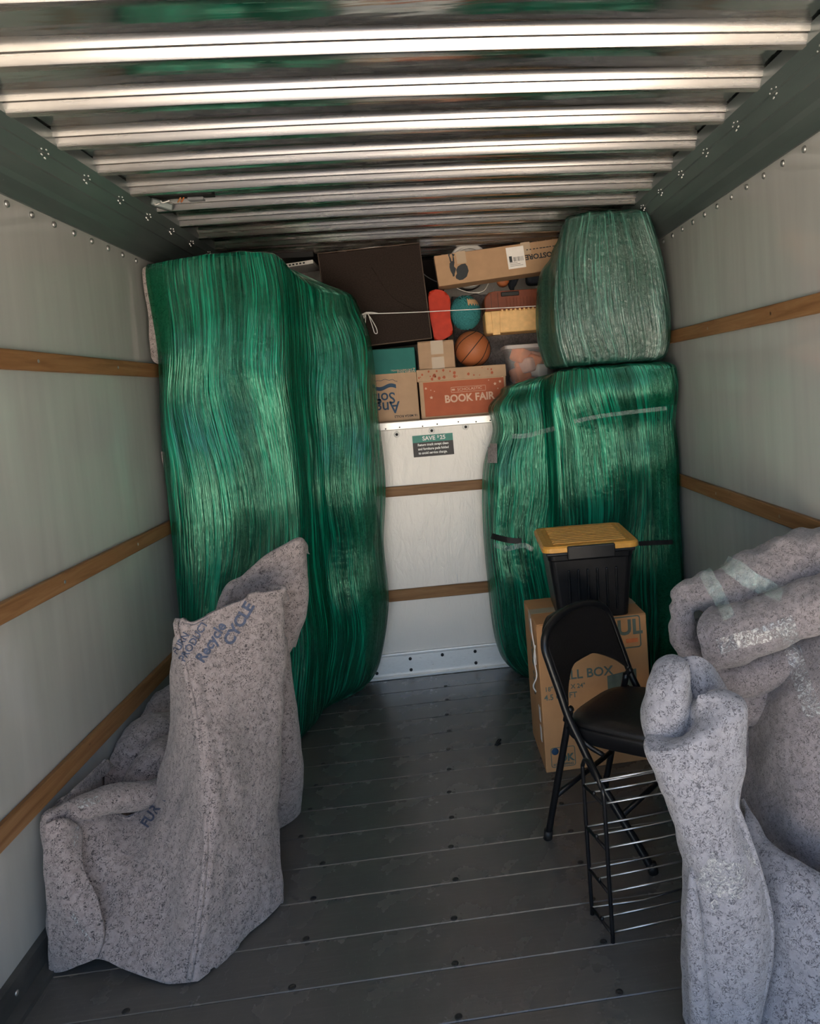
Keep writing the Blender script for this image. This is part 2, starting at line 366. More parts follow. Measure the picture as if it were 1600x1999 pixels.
def grid_mesh(name, G, closed_u=False, caps=False, uvs=None):
    nv, nu = G.shape[:2]; verts = [tuple(p) for p in G.reshape(-1, 3)]; faces = []
    for b in range(nv - 1):
        for a in range(nu if closed_u else nu - 1):
            a2 = (a + 1) % nu; faces.append((b * nu + a, b * nu + a2, (b + 1) * nu + a2, (b + 1) * nu + a))
    if caps: faces.append(tuple(range(nu))[::-1]); faces.append(tuple((nv - 1) * nu + a for a in range(nu)))
    me = bpy.data.meshes.new(name); me.from_pydata(verts, [], faces); me.update()
    if uvs is not None:
        uvl = me.uv_layers.new(name='UVMap'); nfq = (nv - 1) * (nu if closed_u else nu - 1); k = 0
        for b in range(nv - 1):
            for a in range(nu if closed_u else nu - 1):
                for (bb, aa) in ((b, a), (b, a + 1), (b + 1, a + 1), (b + 1, a)):
                    uvl.data[k].uv = uvs(aa, bb); k += 1
    return me
def sheet(name, G, mat, parent=None, thick=.012):
    """a thick soft sheet from a grid of points"""
    me = grid_mesh(name, G); o = mesh_obj(name, me, mat, parent, True)
    if thick:
        md = o.modifiers.new('thickness', 'SOLIDIFY'); md.thickness = thick; md.offset = -1.0; md.use_rim = True
    return o
def rings_grid(rings, nu, nv):
    """rings: list of closed control rings -> dense grid nv x nu"""
    R = [crs(r, nu, True) for r in rings]; cols = []
    for a in range(nu): cols.append([list(v) for v in crs([R[k][a] for k in range(len(R))], nv)])
    return np.array(cols).transpose(1, 0, 2)
def grid_normals(G, closed=True):
    du = (np.roll(G, -1, 1) - np.roll(G, 1, 1)) if closed else np.gradient(G, axis=1)
    dv = np.gradient(G, axis=0); n = np.cross(du, dv); n /= (np.linalg.norm(n, axis=2, keepdims=True) + 1e-9); return n
def decal_on(patch, me, u0, v0, us, vs, parent, mat, name='lettering', rot=0.0, off=.004):
    """print wrapped onto a blanket: local x,y of the mesh are laid along the surface"""
    bm = bmesh.new(); bm.from_mesh(me)
    bmesh.ops.transform(bm, matrix=Matrix.Rotation(rot, 4, 'Z'), verts=bm.verts)
    for v in bm.verts:
        u = min(max(u0 + v.co.x * us, 0.001), .999); w = min(max(v0 - v.co.y * vs, 0.001), .999)
        p = patch.ev(u, w) + patch.normal(u, w) * off; v.co = Vector(p.tolist())
    return from_bm(name, bm, mat, parent)

# ------------------------------------------------------------------ truck body (setting)
HW, YR, YF, YA = 1.17, -0.10, 3.754, 4.52      # half width, rear opening, front wall, attic end
HB, HC, ATT = 2.262, 2.305, 1.352                # bow underside, roof sheet, attic floor top
def camber(x): return .010 * (1 - (x / 1.0) ** 2)

gr = box('ground', -40, 40, -60, 40, -1.05, -0.95, 'asphalt'); struct(gr, 'pale paved ground outside behind the truck')
fl = box('floor', -HW, HW, YR, YF, -.07, -.012, 'kick_paint'); struct(fl, 'dark grey painted plank floor of the cargo box')
PW = .162
yk = 1.609 - PW * 10
k = 0
boltm = None
while yk < YF - .02:
    y0, y1 = max(yk, YR) + .0008, min(yk + PW, YF) - .0008
    if y1 - y0 > .03:
        bm = bmesh.new(); add_box(bm, -HW, HW, -(y1 - y0) / 2, (y1 - y0) / 2, -.012, 0, .0022, 1)
        pl = from_bm('plank', bm, 'plank_paint', fl); pl.location = (0, (y0 + y1) / 2, 0)
        if yk > 1.3:
            if boltm is None:
                t_ = lathe('bolt', [(.0095, 0), (.0095, .0012), (.006, .0016), (.004, .0008)], 'dark_bolt', None, 12); boltm = t_.data; bpy.data.objects.remove(t_)
            for bx in (-.032, -.45 - .1 * (yk > 2.3), .36, .80, -.86):
                b = bpy.data.objects.new('bolt', boltm); link(b, pl); b.location = (bx + random.uniform(-.006, .006), -(y1 - y0) / 2 + .012, 0)
    yk += PW; k += 1

def slat(parent, x0, x1, y0, y1, z0, z1):
    return box('slat', x0, x1, y0, y1, z0, z1, 'slat_wood', parent, .003, 1)
SL = [(1.641, 1.699), (.9625, 1.0185), (.409, .473)]
riv = lathe('rivet', [(.011, 0), (.010, .004), (.005, .007), (.001, .008)], 'steel_bolt', None, 12, 'Y'); rivm = riv.data; bpy.data.objects.remove(riv)
wl = box('wall_left', -HW - .03, -HW, YR, YA, -.05, 2.36, 'wall_sheet'); struct(wl, 'glossy grey side wall left of the aisle')
wr = box('wall_right', HW, HW + .03, YR, YA, -.05, 2.36, 'wall_sheet'); struct(wr, 'glossy grey side wall right of the aisle')
for w_, s in ((wl, -1), (wr, 1)):
    for z0, z1 in SL:
        xa, xb = (-HW, -HW + .019) if s < 0 else (HW - .019, HW)
        sl_ = slat(w_, xa, xb, YR + .02, YF, z0, z1)
        if z1 > .5:
            for yy in (1.75, 2.3, 2.85):
                nb = bpy.data.objects.new('screw', rivm); link(nb, sl_); nb.scale = (.55, .25, .55); nb.rotation_euler = (0, 0, -s * -math.pi / 2 if s > 0 else math.pi / 2)
                nb.location = (xb if s < 0 else xa, yy, (z0 + z1) / 2)
    for i in range(16):
        b = bpy.data.objects.new('rivet', rivm); link(b, w_); b.location = (s * HW, (1.48 if s < 0 else 1.425) + .131 * i, 2.128)
        b.rotation_euler = (0, 0, math.pi / 2 if s < 0 else -math.pi / 2)
for s, nm in ((-1, 'left'), (1, 'right')):
    bb = prism('baseboard_' + nm, [(s * HW, 0), (s * (HW - .055), 0), (s * (HW - .052), .012), (s * (HW - .022), .018), (s * (HW - .018), .078), (s * HW, .082)], YR, YF - .01, 'kick_paint'); struct(bb, 'dark kick rail along the foot of the %s wall' % nm)
    for yy in np.arange(1.5, 3.4, .17):
        b = bpy.data.objects.new('rivet', rivm); link(b, bb); b.location = (s * (HW - .0195), float(yy), .045); b.scale = (.7, .6, .7); b.rotation_euler = (0, 0, math.pi / 2 if s < 0 else -math.pi / 2)

wf = box('wall_front', -HW, HW, YF, YF + .03, -.05, ATT - .03, 'front_sheet'); struct(wf, 'white front bulkhead panel at the end of the aisle')
for z0, z1 in SL[1:]:
    s_ = slat(wf, -HW + .02, HW - .02, YF - .018, YF, z0 + .002, z1 - .002)
    for xx in (-.30 if z0 > .6 else -.34, .42):
        b = bpy.data.objects.new('screw', rivm); link(b, s_); b.location = (xx, YF - .018, (z0 + z1) / 2); b.scale = (.7, .4, .7)
kp = empty('trim_1', (0, 0, 0)); struct(kp, 'scuffed aluminium kick plate at the foot of the front panel')
box('kick_plate', -HW + .02, HW - .02, YF - .010, YF, .012, .118, 'edge_metal', kp, .002, 1)
prism_ = box('kick_ridge', -HW + .02, HW - .02, YF - .016, YF, .118, .132, 'edge_metal', kp, .003, 2)
box('kick_foot', -HW + .02, HW - .02, YF - .030, YF - .010, 0.0, .014, 'edge_metal', kp, .002, 1)
for xx, zz in ((-.21, .095), (-.21, .035), (-.04, .098), (.135, .098), (.135, .035), (-.39, .035), (-.39, .095)):
    lathe('bolt', [(.0085, 0), (.0085, .004), (.006, .006)], 'dark_bolt', kp, 12, 'Y', Matrix.Translation((xx, YF - .010, zz)))
tp = empty('trim_2', (0, 0, 0)); struct(tp, 'bright metal edging along the attic shelf above the front panel')
box('edge_cap', -HW, HW, YF - .012, YF + .05, ATT - .042, ATT, 'edge_metal', tp, .004, 2)
for i in range(14): lathe('rivet', [(.004, 0), (.003, .002)], 'dark_bolt', tp, 8, 'Y', Matrix.Translation((-.62 + i * .093 + random.uniform(-.02, .02), YF - .012, ATT - .028 + random.uniform(-.006, .006))))
for xx, zz in ((-.183, ATT - .066), (-.002, ATT - .060), (.176, ATT - .054)):
    wsh = lathe('washer', [(.016, 0), (.016, .002), (.009, .003)], 'washer_white', wf, 20, 'Y', Matrix.Translation((xx, YF, zz)))
    lathe('bolt', [(.0075, .003), (.0075, .006), (.005, .008)], 'dark_bolt', wsh, 12, 'Y', Matrix.Translation((xx, YF, zz)))
af = box('trim_3', -HW, HW, YF + .05, YA, ATT - .03, ATT, 'front_sheet'); struct(af, 'floor of the attic shelf over the cab')
aw = box('wall_attic', -HW, HW, YA, YA + .03, ATT - .03, 2.36, 'front_sheet'); struct(aw, 'end wall of the attic shelf in the shade')

# roof sheet with camber, roof bows, cove rails
nx, ny = 28, 60
G = np.zeros((ny, nx, 3))
for b in range(ny):
    for a in range(nx):
        x = -HW + 2 * HW * a / (nx - 1); y = YR + (YA - YR) * b / (ny - 1)
        G[b, a] = (x, y, HC + camber(x) + .004 * noise.noise(Vector((x * 1.8, y * 4, 3))))
me = grid_mesh('ceiling', G); ce = mesh_obj('ceiling', me, 'roof_sheet', None, True); md = ce.modifiers.new('t', 'SOLIDIFY'); md.thickness = .02; md.offset = 1.0 if True else -1
struct(ce, 'shiny dented sheet metal roof')
PROF = [(-.064, .0465), (-.055, .0458), (-.047, .0430), (-.041, .0380), (-.0365, .0320), (-.033, .0250), (-.0312, .0220), (-.0215, .0216), (-.0165, .0135), (-.012, .0055), (-.009, .0015), (-.005, 0), (.016, 0), (.017, .046)]
bm = bmesh.new(); xs = np.linspace(-1.03, 1.03, 25); rows = []
for x in xs: rows.append([bm.verts.new((x, dy, dz + camber(x))) for dy, dz in PROF])
for A, B in zip(rows, rows[1:]):
    for i in range(len(PROF) - 1): bm.faces.new((A[i], A[i + 1], B[i + 1], B[i]))
bowo = from_bm('roof_bow', bm, 'bright_steel', ce); bowm = bowo.data; bpy.data.objects.remove(bowo)
for f_ in bowm.polygons: f_.use_smooth = True
bowm.set_sharp_from_angle(angle=math.radians(32))
for i in range(-6, 12):
    y = 1.725 + .2475 * i
    if y > YA - .03: break
    b = bpy.data.objects.new('roof_bow', bowm); link(b, ce); b.location = (0, y, HB)
    b.rotation_euler = (0, 0, random.uniform(-.0015, .0015))
for s, nm in ((-1, 1), (1, 2)):
    O = [(1.17, 2.150), (1.158, 2.148), (1.140, 2.162), (1.112, 2.180), (1.100, 2.194), (1.062, 2.218), (1.052, 2.218), (1.020, 2.244), (1.012, 2.244), (.985, 2.264), (.982, 2.300), (1.17, 2.300)]
    rl = prism('trim_%d' % (nm + 3), [(s * x, z) for x, z in O], YR, YA, 'rail_paint'); struct(rl, 'dark steel cove rail between the roof and the %s wall' % ('left' if s < 0 else 'right'))
    bm = bmesh.new(); nrm = Vector((-s * .55, 0, -.83)).normalized()
    for i in range(-1, 12):
        for (dx, dy) in ((0, 0), (.006, .022), (.016, .006), (.02, .03), (.004, -.018)):
            x = 1.004 + dx; z = 2.249 - dx * .68; mt = Matrix.Translation((s * x, 1.69 + .2475 * i + dy, z)) @ Vector((0, 0, 1)).rotation_difference(nrm).to_matrix().to_4x4()
            bmesh.ops.create_cone(bm, cap_ends=True, segments=7, radius1=.0032, radius2=.002, depth=.006, matrix=mt)
    ro = from_bm('rivets', bm, 'steel_bolt', rl); ro['kind'] = 'stuff'

# ------------------------------------------------------------------ shrink-wrapped furniture
def wrapped(name, rings, mat, nu, nv, seed, label, crease=.0035, bare=()):
    """a felt padded piece of furniture (body) inside a sheath of stretch film (child stretch_wrap)"""
    root = empty(name, (float(np.mean([p[0] for p in rings[0]])), float(np.mean([p[1] for p in rings[0]])), 0))
    inv = Matrix.Translation(-root.location)
    G = rings_grid(rings, nu, nv)
    G[..., 2] = np.maximum(G[..., 2], min(p[2] for p in rings[0]))
    G[..., 0] = np.clip(G[..., 0], -1.138, 1.138)
    n = grid_normals(G)
    G0 = G - n * .012
    per = np.concatenate([[0], np.cumsum(np.linalg.norm(np.diff(np.concatenate([G[nv // 2], G[nv // 2][:1]]), axis=0), axis=1))])
    body = mesh_obj('body', grid_mesh('body', G0, True, True), 'felt_grey', root, True); body.data.transform(inv)
    F = G.copy()
    arc = np.concatenate([[0], np.cumsum(np.linalg.norm(np.diff(G.mean(axis=1), axis=0), axis=1) + 1e-4)])
    for b in range(nv):
        for a in range(nu):
            s_ = per[a]; z = G[b, a, 2]
            lean = .12 * noise.noise(Vector((s_ * 1.6, z * .9, seed)))
            h = noise.noise(Vector(((s_ + lean) * 26, z * .9, seed + 5))) * crease + noise.noise(Vector(((s_ + lean) * 9, z * .8, seed + 9))) * crease * 2.2
            F[b, a] += n[b, a] * h
    lo = min(p[2] for p in rings[0]); F[..., 2] = np.maximum(F[..., 2], lo)
    F[..., 0] = np.clip(F[..., 0], -1.146, 1.146)
    hgt = np.concatenate([[0], np.cumsum(np.linalg.norm(np.diff(G, axis=0), axis=2).max(axis=1))])
    me = grid_mesh('stretch_wrap', F, True, False, uvs=lambda a, b: (per[a] / 1.0, hgt[b]))
    if bare:
        at_ = me.attributes.new('bare', 'FLOAT', 'POINT'); X_, Y_, Z_ = F[..., 0], F[..., 1], F[..., 2]; wt = np.zeros(X_.shape)
        for x0, z0, rx, rz, k_ in bare:
            wob = np.array([[.02 * noise.noise(Vector((0, 0, float(z) * 3 + x0))) for z in r] for r in Z_])
            d = np.maximum(np.abs(X_ + wob - x0) / rx, np.abs(Z_ - z0) / rz); wt = np.maximum(wt, k_ * np.clip((1.12 - d) / .16, 0, 1))
        wt[Y_ > 3.6] = 0
        at_.data.foreach_set('value', wt.astype(np.float32).ravel())
    wrp = mesh_obj('stretch_wrap', me, mat, root, True); me.transform(inv)
    wrp['label'] = 'shiny green stretch film with vertical pleats'
    tag(root, label, 'wrapped furniture')
    return root
def shrink(r, k, z, dx=0, dy=0):
    cx = sum(p[0] for p in r) / len(r); cy = sum(p[1] for p in r) / len(r)
    return [(cx + (p[0] - cx) * k + dx, cy + (p[1] - cy) * k + dy, z if not isinstance(z, list) else z[i]) for i, p in enumerate(r)]
def ring(pts, z): return [(x, y, z if not isinstance(z, list) else z[i]) for i, (x, y) in enumerate(pts)]

# tall bundle by the left wall: two lobes, the rear one lower
b0 = [(-1.10, 3.66), (-1.12, 3.40), (-1.10, 3.20), (-1.02, 3.12), (-.88, 3.08), (-.75, 3.08), (-.67, 3.14), (-.63, 3.32), (-.60, 3.44), (-.53, 3.53), (-.46, 3.60), (-.45, 3.68), (-.62, 3.70), (-.9, 3.70)]
b1 = [(-1.13, 3.67), (-1.14, 3.40), (-1.13, 3.17), (-1.04, 3.07), (-.88, 3.03), (-.74, 3.04), (-.64, 3.11), (-.60, 3.28), (-.54, 3.40), (-.43, 3.46), (-.375, 3.56), (-.38, 3.68), (-.60, 3.715), (-.9, 3.71)]
b2 = [(-1.14, 3.67), (-1.15, 3.40), (-1.145, 3.16), (-1.05, 3.06), (-.88, 3.02), (-.72, 3.03), (-.615, 3.10), (-.57, 3.25), (-.50, 3.35), (-.37, 3.41), (-.30, 3.52), (-.31, 3.67), (-.55, 3.72), (-.9, 3.72)]
b3 = [(-1.13, 3.67), (-1.14, 3.40), (-1.135, 3.16), (-1.04, 3.06), (-.86, 3.015), (-.70, 3.025), (-.590, 3.10), (-.545, 3.24), (-.47, 3.33), (-.34, 3.40), (-.268, 3.52), (-.28, 3.67), (-.55, 3.72), (-.9, 3.72)]
b4 = [(-1.11, 3.67), (-1.12, 3.40), (-1.115, 3.17), (-1.02, 3.06), (-.84, 3.02), (-.68, 3.03), (-.572, 3.10), (-.535, 3.24), (-.47, 3.33), (-.35, 3.40), (-.272, 3.52), (-.285, 3.67), (-.55, 3.72), (-.9, 3.72)]
b5 = [(-1.11, 3.66), (-1.13, 3.40), (-1.135, 3.19), (-1.04, 3.10), (-.84, 3.05), (-.67, 3.05), (-.575, 3.11), (-.52, 3.25), (-.46, 3.36), (-.37, 3.43), (-.315, 3.53), (-.33, 3.66), (-.55, 3.70), (-.9, 3.70)]
z5 = [2.06, 2.07, 2.07, 2.07, 2.075, 2.075, 2.06, 2.0, 1.955, 1.945, 1.945, 1.945, 1.96, 2.03]
z6 = [2.09, 2.10, 2.10, 2.105, 2.115, 2.115, 2.10, 2.05, 2.01, 1.99, 1.985, 1.985, 2.0, 2.06]
z7 = [2.10, 2.11, 2.115, 2.12, 2.125, 2.125, 2.12, 2.09, 2.05, 2.03, 2.02, 2.02, 2.03, 2.08]
LB = [shrink(b0, .86, 0.004), ring(b0, .02), ring(b1, .13), ring(b2, .45), ring(b2, .75), ring(b3, 1.05), ring(b3, 1.4), ring(b4, 1.75), ring(b5, z5), shrink(b5, .93, z6), shrink(b5, .72, z7), shrink(b5, .25, [2.11] * 14)]
wrapped('wrapped_sofa', LB, 'film_dense', 420, 190, 1.0, 'tall green film wrapped furniture with two lobes standing against the left wall', bare=[(-1.075, 1.90, .055, .17, .9), (-.345, .55, .055, .42, .75), (-.44, 1.55, .03, .40, .4), (-.80, .55, .02, .5, .4)])

# lower bundle on the right
r0 = [(.42, 3.70), (.33, 3.62), (.37, 3.54), (.46, 3.50), (.56, 3.45), (.64, 3.34), (.78, 3.28), (.98, 3.28), (1.10, 3.32), (1.12, 3.45), (1.11, 3.68), (.75, 3.71)]
r1 = [(.31, 3.71), (.245, 3.60), (.29, 3.49), (.41, 3.44), (.53, 3.40), (.60, 3.28), (.76, 3.22), (.98, 3.22), (1.125, 3.27), (1.15, 3.45), (1.14, 3.70), (.72, 3.73)]
r2 = [(.28, 3.71), (.225, 3.60), (.27, 3.48), (.40, 3.42), (.52, 3.38), (.58, 3.26), (.75, 3.20), (.98, 3.20), (1.135, 3.26), (1.155, 3.45), (1.145, 3.70), (.72, 3.73)]
r3 = [(.30, 3.71), (.250, 3.60), (.29, 3.48), (.41, 3.42), (.53, 3.38), (.58, 3.26), (.74, 3.19), (.98, 3.18), (1.140, 3.25), (1.157, 3.45), (1.15, 3.70), (.72, 3.73)]
r4 = [(.34, 3.71), (.300, 3.60), (.33, 3.49), (.43, 3.43), (.53, 3.38), (.575, 3.24), (.73, 3.15), (.98, 3.14), (1.130, 3.20), (1.157, 3.42), (1.15, 3.70), (.72, 3.73)]
r5 = [(.39, 3.70), (.360, 3.60), (.38, 3.51), (.46, 3.45), (.54, 3.39), (.60, 3.25), (.74, 3.16), (.98, 3.15), (1.125, 3.19), (1.155, 3.40), (1.14, 3.69), (.72, 3.71)]
z4 = [1.39, 1.39, 1.39, 1.40, 1.41, 1.43, 1.43, 1.42, 1.40, 1.40, 1.40, 1.40]
z5 = [1.46, 1.46, 1.46, 1.465, 1.475, 1.52, 1.525, 1.52, 1.505, 1.51, 1.50, 1.49]
z6 = [1.49, 1.49, 1.49, 1.50, 1.51, 1.545, 1.55, 1.55, 1.54, 1.54, 1.53, 1.52]
z7 = [1.51, 1.51, 1.515, 1.525, 1.535, 1.552, 1.558, 1.558, 1.553, 1.55, 1.545, 1.535]
r6 = [(.36, 3.71), (.31, 3.60), (.34, 3.49), (.44, 3.43), (.53, 3.38), (.580, 3.26), (.74, 3.18), (.98, 3.18), (1.122, 3.23), (1.150, 3.42), (1.15, 3.70), (.72, 3.73)]
RB = [shrink(r0, .88, .004), ring(r0, .02), ring(r1, .16), ring(r2, .5), ring(r2, .8), ring(r3, 1.08), ring(r6, 1.27), ring(r4, z4), ring(r5, z5), shrink(r5, .95, z6), shrink(r5, .74, z7), shrink(r5, .25, [1.545] * 12)]
rb = wrapped('wrapped_armchair', RB, 'film_dense', 380, 150, 11.0, 'broad green film wrapped furniture at the right behind the storage tote', bare=[(1.065, .60, .075, .62, .95), (1.05, 1.44, .07, .08, .85), (.62, 1.10, .025, .18, .5), (.31, .35, .03, .2, .5)])

# upper bundle stacked on it
t1 = [(.62, 3.24), (.76, 3.17), (1.0, 3.165), (1.115, 3.22), (1.13, 3.45), (1.12, 3.66), (.82, 3.69), (.62, 3.66), (.570, 3.54), (.595, 3.44), (.610, 3.36)]
t2 = [(.605, 3.24), (.74, 3.16), (1.0, 3.155), (1.125, 3.22), (1.14, 3.45), (1.13, 3.67), (.82, 3.70), (.61, 3.67), (.555, 3.54), (.588, 3.44), (.595, 3.36)]
t3 = [(.63, 3.25), (.75, 3.17), (1.0, 3.165), (1.105, 3.22), (1.12, 3.45), (1.11, 3.67), (.82, 3.69), (.63, 3.66), (.585, 3.54), (.613, 3.45), (.62, 3.37)]
t4 = [(.68, 3.27), (.78, 3.19), (.98, 3.185), (1.065, 3.23), (1.075, 3.45), (1.06, 3.66), (.84, 3.68), (.69, 3.65), (.645, 3.55), (.66, 3.46), (.672, 3.38)]
tz = [2.20] * 3 + [2.195, 2.19, 2.17, 2.16, 2.12, 2.10, 2.13, 2.18]
tz2 = [2.235] * 3 + [2.23, 2.22, 2.20, 2.19, 2.16, 2.14, 2.17, 2.21]
TB = [shrink(t1, .70, 1.5625), shrink(t1, .88, 1.566), shrink(t1, .97, 1.60), ring(t2, 1.70), ring(t2, 1.84), ring(t3, 2.02), ring(t4, tz), shrink(t4, .93, tz2), shrink(t4, .74, [z + .012 for z in tz2]), shrink(t4, .25, [2.24] * 11)]
wrapped('wrapped_chair', TB, 'film_loose', 320, 120, 23.0, 'rounded green film wrapped furniture stacked on top at the right under the roof')

# felt corners peeping out beside the tall bundle
def felt_flap(pts, y, label, dy=.02):
    c = [at(px, py, y) for px, py in pts]
    out = [(p.x, p.z) for p in crs(c, 40, True)]
    out = [(max(x, -1.148), z) for x, z in out]
    o = prism('blanket_flap', out, y, y + dy, 'felt_grey', None, .004); o['label'] = label; return o
root = bpy.data.objects['wrapped_sofa']
for pts, y in (([(276, 530), (290, 620), (290, 680), (300, 706), (316, 700), (312, 600), (300, 530)], 3.175), ([(312, 735), (318, 775), (332, 775), (330, 735)], 3.18), ([(306, 884), (318, 905), (328, 960), (338, 960), (334, 890)], 3.17)):
    f_ = felt_flap(pts, y, 'grey felt edge sticking out of the film'); f_.parent = root; f_.matrix_parent_inverse = Matrix.Translation(-root.location)
# torn spots of film: grey felt and dark openings on the lower right bundle
root = bpy.data.objects['wrapped_armchair']
def spot(pts, y, mat, nm, lab, dy=.006):
    c = [at(px, py, y) for px, py in pts]; o = prism(nm, [(p.x, p.z) for p in crs(c, 28, True)], y, y + dy, mat, root, .002); o['label'] = lab
    o.data.transform(Matrix.Translation(-root.location))

# ------------------------------------------------------------------ cardboard box, tote, folding chair, wire rack
def carton(name, w, d, h, loc, rz, mat, label, cat='box', ry=0.0, flaps=True, tape=None, bev=.004):
    """closed carton; local origin at the front-left bottom corner, front face towards -y"""
    t = empty(name, loc, (0, ry, rz)); tag(t, label, cat)
    box('body', 0, w, 0, d, 0, h - .004, mat, t, bev, 2)
    if flaps:
        box('top_flap', .001, w - .001, .001, d / 2 - .0015, h - .004, h, mat, t, .0015, 1)
        box('top_flap', .001, w - .001, d / 2 + .0015, d - .001, h - .004, h, mat, t, .0015, 1)
    return t
bx = carton('moving_box', .430, .330, .585, (.340, 2.640, 0), .02, 'cardboard_orange', 'tall orange-brown cardboard moving box standing under the black tote')
for s_, z_, x_, tx in ((.050, .375, .150, 'TALL BOX'), (.024, .330, .095, '18" X 18" X 24"'), (.030, .297, .076, '4.5 CU FT')):
    lettering(tx, s_, (x_ + (.02 if 'TALL' in tx else 0), -.0012, z_), 'ink_green_grey', bx, bold=.018)
lettering('U-HAUL', .082, (.262, -.0012, .535), 'ink_green_grey', bx, bold=.03)
bm = bmesh.new()
def frame2(bm, x0, x1, z0, z1, w, r=.012, y=-.001):
    o = []; i = []
    for cx, cz, a0 in ((x1 - r, z1 - r, 0), (x0 + r, z1 - r, 90), (x0 + r, z0 + r, 180), (x1 - r, z0 + r, 270)):
        for k in range(6):
            a = math.radians(a0 + k * 18); o.append((cx + r * math.cos(a), cz + r * math.sin(a))); i.append((cx + (r - w) * math.cos(a), cz + (r - w) * math.sin(a)))
    ov = [bm.verts.new((x, y, z)) for x, z in o]; iv = [bm.verts.new((x, y, z)) for x, z in i]; n = len(o)
    for k in range(n): bm.faces.new((ov[k], ov[(k + 1) % n], iv[(k + 1) % n], iv[k]))
frame2(bm, .120, .405, .455, .582, .005); from_bm('logo_frame', bm, 'ink_green_grey', bx)
box('logo_bar', .345, .392, -.0012, 0, .476, .492, 'ink_orange', bx); box('logo_bar', .130, .335, -.0012, 0, .472, .484, 'ink_orange', bx)
# printed lamp picture
prism('lamp_print', [(.262, .355), (.378, .372), (.378, .255), (.262, .252)], -.0012, 0, 'ink_green_grey', bx)
prism('lamp_print', [(.316, .254), (.322, .254), (.322, .12), (.316, .12)], -.0012, 0, 'ink_green_grey', bx)
bm = bmesh.new(); frame2(bm, .022, .118, .018, .098, .003, .010); from_bm('logo_frame', bm, 'ink_green_grey', bx)
lettering('OK', .040, (.082, -.0012, .052), 'ink_green_grey', bx, bold=.035); lettering('FOR SHIPPING', .0125, (.070, -.0012, .028), 'ink_green_grey', bx, bold=.03)
bm = bmesh.new(); bmesh.ops.create_circle(bm, cap_ends=False, segments=24, radius=.013); 
bm.free(); lathe('recycle_mark', [(.014, 0), (.014, .0004), (.010, .0006)], 'ink_blue', bx, 20, 'Y', Matrix.Translation((.040, -.0006, .082)))
lettering('TALL BOX', .05, (-.0012, .15, .36), 'ink_green_grey', bx, bold=.02, side='left', rot=math.pi / 2)
lettering('THIS END UP', .02, (.16, .08, .5853), 'ink_green_grey', bx, bold=.02, side='top')
box('packing_tape', -.0008, .43, .135, .195, .585, .5856, 'packing_tape', bx); box('packing_tape', -.0008, .0002, .135, .195, .50, .5856, 'packing_tape', bx)
tube('torn_string', crs([(-.006, .02, .50), (-.012, .03, .44), (-.008, .02, .38), (-.02, .05, .33), (-.01, .06, .30)], 20), .003, 'rope_white', bx, 6)
tube('torn_string', crs([(-.006, .10, .58), (-.010, .05, .53), (-.008, .02, .48), (-.006, .03, .42)], 16), .0025, 'rope_white', bx, 6)
for zz in (.18, .10): box('tape_edge', -.0012, 0, .05, .08, zz, zz + .06, 'paper_white', bx)

tote = empty('storage_tote', (.575, 2.80, .585), (0, 0, -.05)); tag(tote, 'black plastic storage tote with a ribbed yellow lid on the moving box', 'storage tote')
def rrect(hx, hy, r, n=6):
    o = []
    for cx, cy, a0 in ((hx - r, hy - r, 0), (-hx + r, hy - r, 90), (-hx + r, -hy + r, 180), (hx - r, -hy + r, 270)):
        for k in range(n + 1):
            a = math.radians(a0 + k * 90 / n); o.append((cx + r * math.cos(a), cy + r * math.sin(a)))
    return o
def rloft(name, secs, mat, parent, smooth=True):
    bm = bmesh.new(); R = [[bm.verts.new((x, y, z)) for x, y in rrect(hx, hy, r)] for hx, hy, r, z in secs]; n = len(R[0])
    for A, B in zip(R, R[1:]):
        for k in range(n): bm.faces.new((A[k], A[(k + 1) % n], B[(k + 1) % n], B[k]))
    bm.faces.new(R[0][::-1]); bm.faces.new(R[-1])
    o = from_bm(name, bm, mat, parent, smooth)
    md = o.modifiers.new('w', 'WEIGHTED_NORMAL') if False else None
    return o
TH = .285
rloft('tub', [(.128, .138, .02, .0), (.136, .146, .022, .004), (.160, .168, .026, TH - .05), (.163, .171, .026, TH - .045), (.166, .174, .028, TH - .02), (.166, .174, .028, TH)], 'black_plastic', tote, False)
for i in range(6):
    xx = -.088 + i * .036; o = box('rib', xx - .004, xx + .004, -.006, .006, .03, TH - .085, 'black_plastic', tote, .003, 2); o.location = (0, -.1505, 0); o.rotation_euler = (math.radians(5.2), 0, 0)
    if i in (0, 2): pass
rloft('lid', [(.180, .188, .032, TH - .012), (.184, .192, .034, TH - .010), (.184, .192, .034, TH + .006), (.178, .186, .032, TH + .013), (.160, .168, .028, TH + .014), (.156, .164, .026, TH + .010)], 'yellow_plastic', tote, False)
for i in range(10):
    yy = -.138 + i * .0307; box('lid_rib', -.140, .140, yy - .009, yy + .009, TH + .009, TH + .0175, 'yellow_plastic', tote, .004, 2)
for s_ in (-1, 1): box('latch', -.092, .088, s_ * .192 - .010, s_ * .192 + .008, TH - .040, TH + .012, 'black_plastic', tote, .005, 2)
box('rim', -.170, .170, -.178, .178, TH - .028, TH - .013, 'black_plastic', tote, .006, 2)

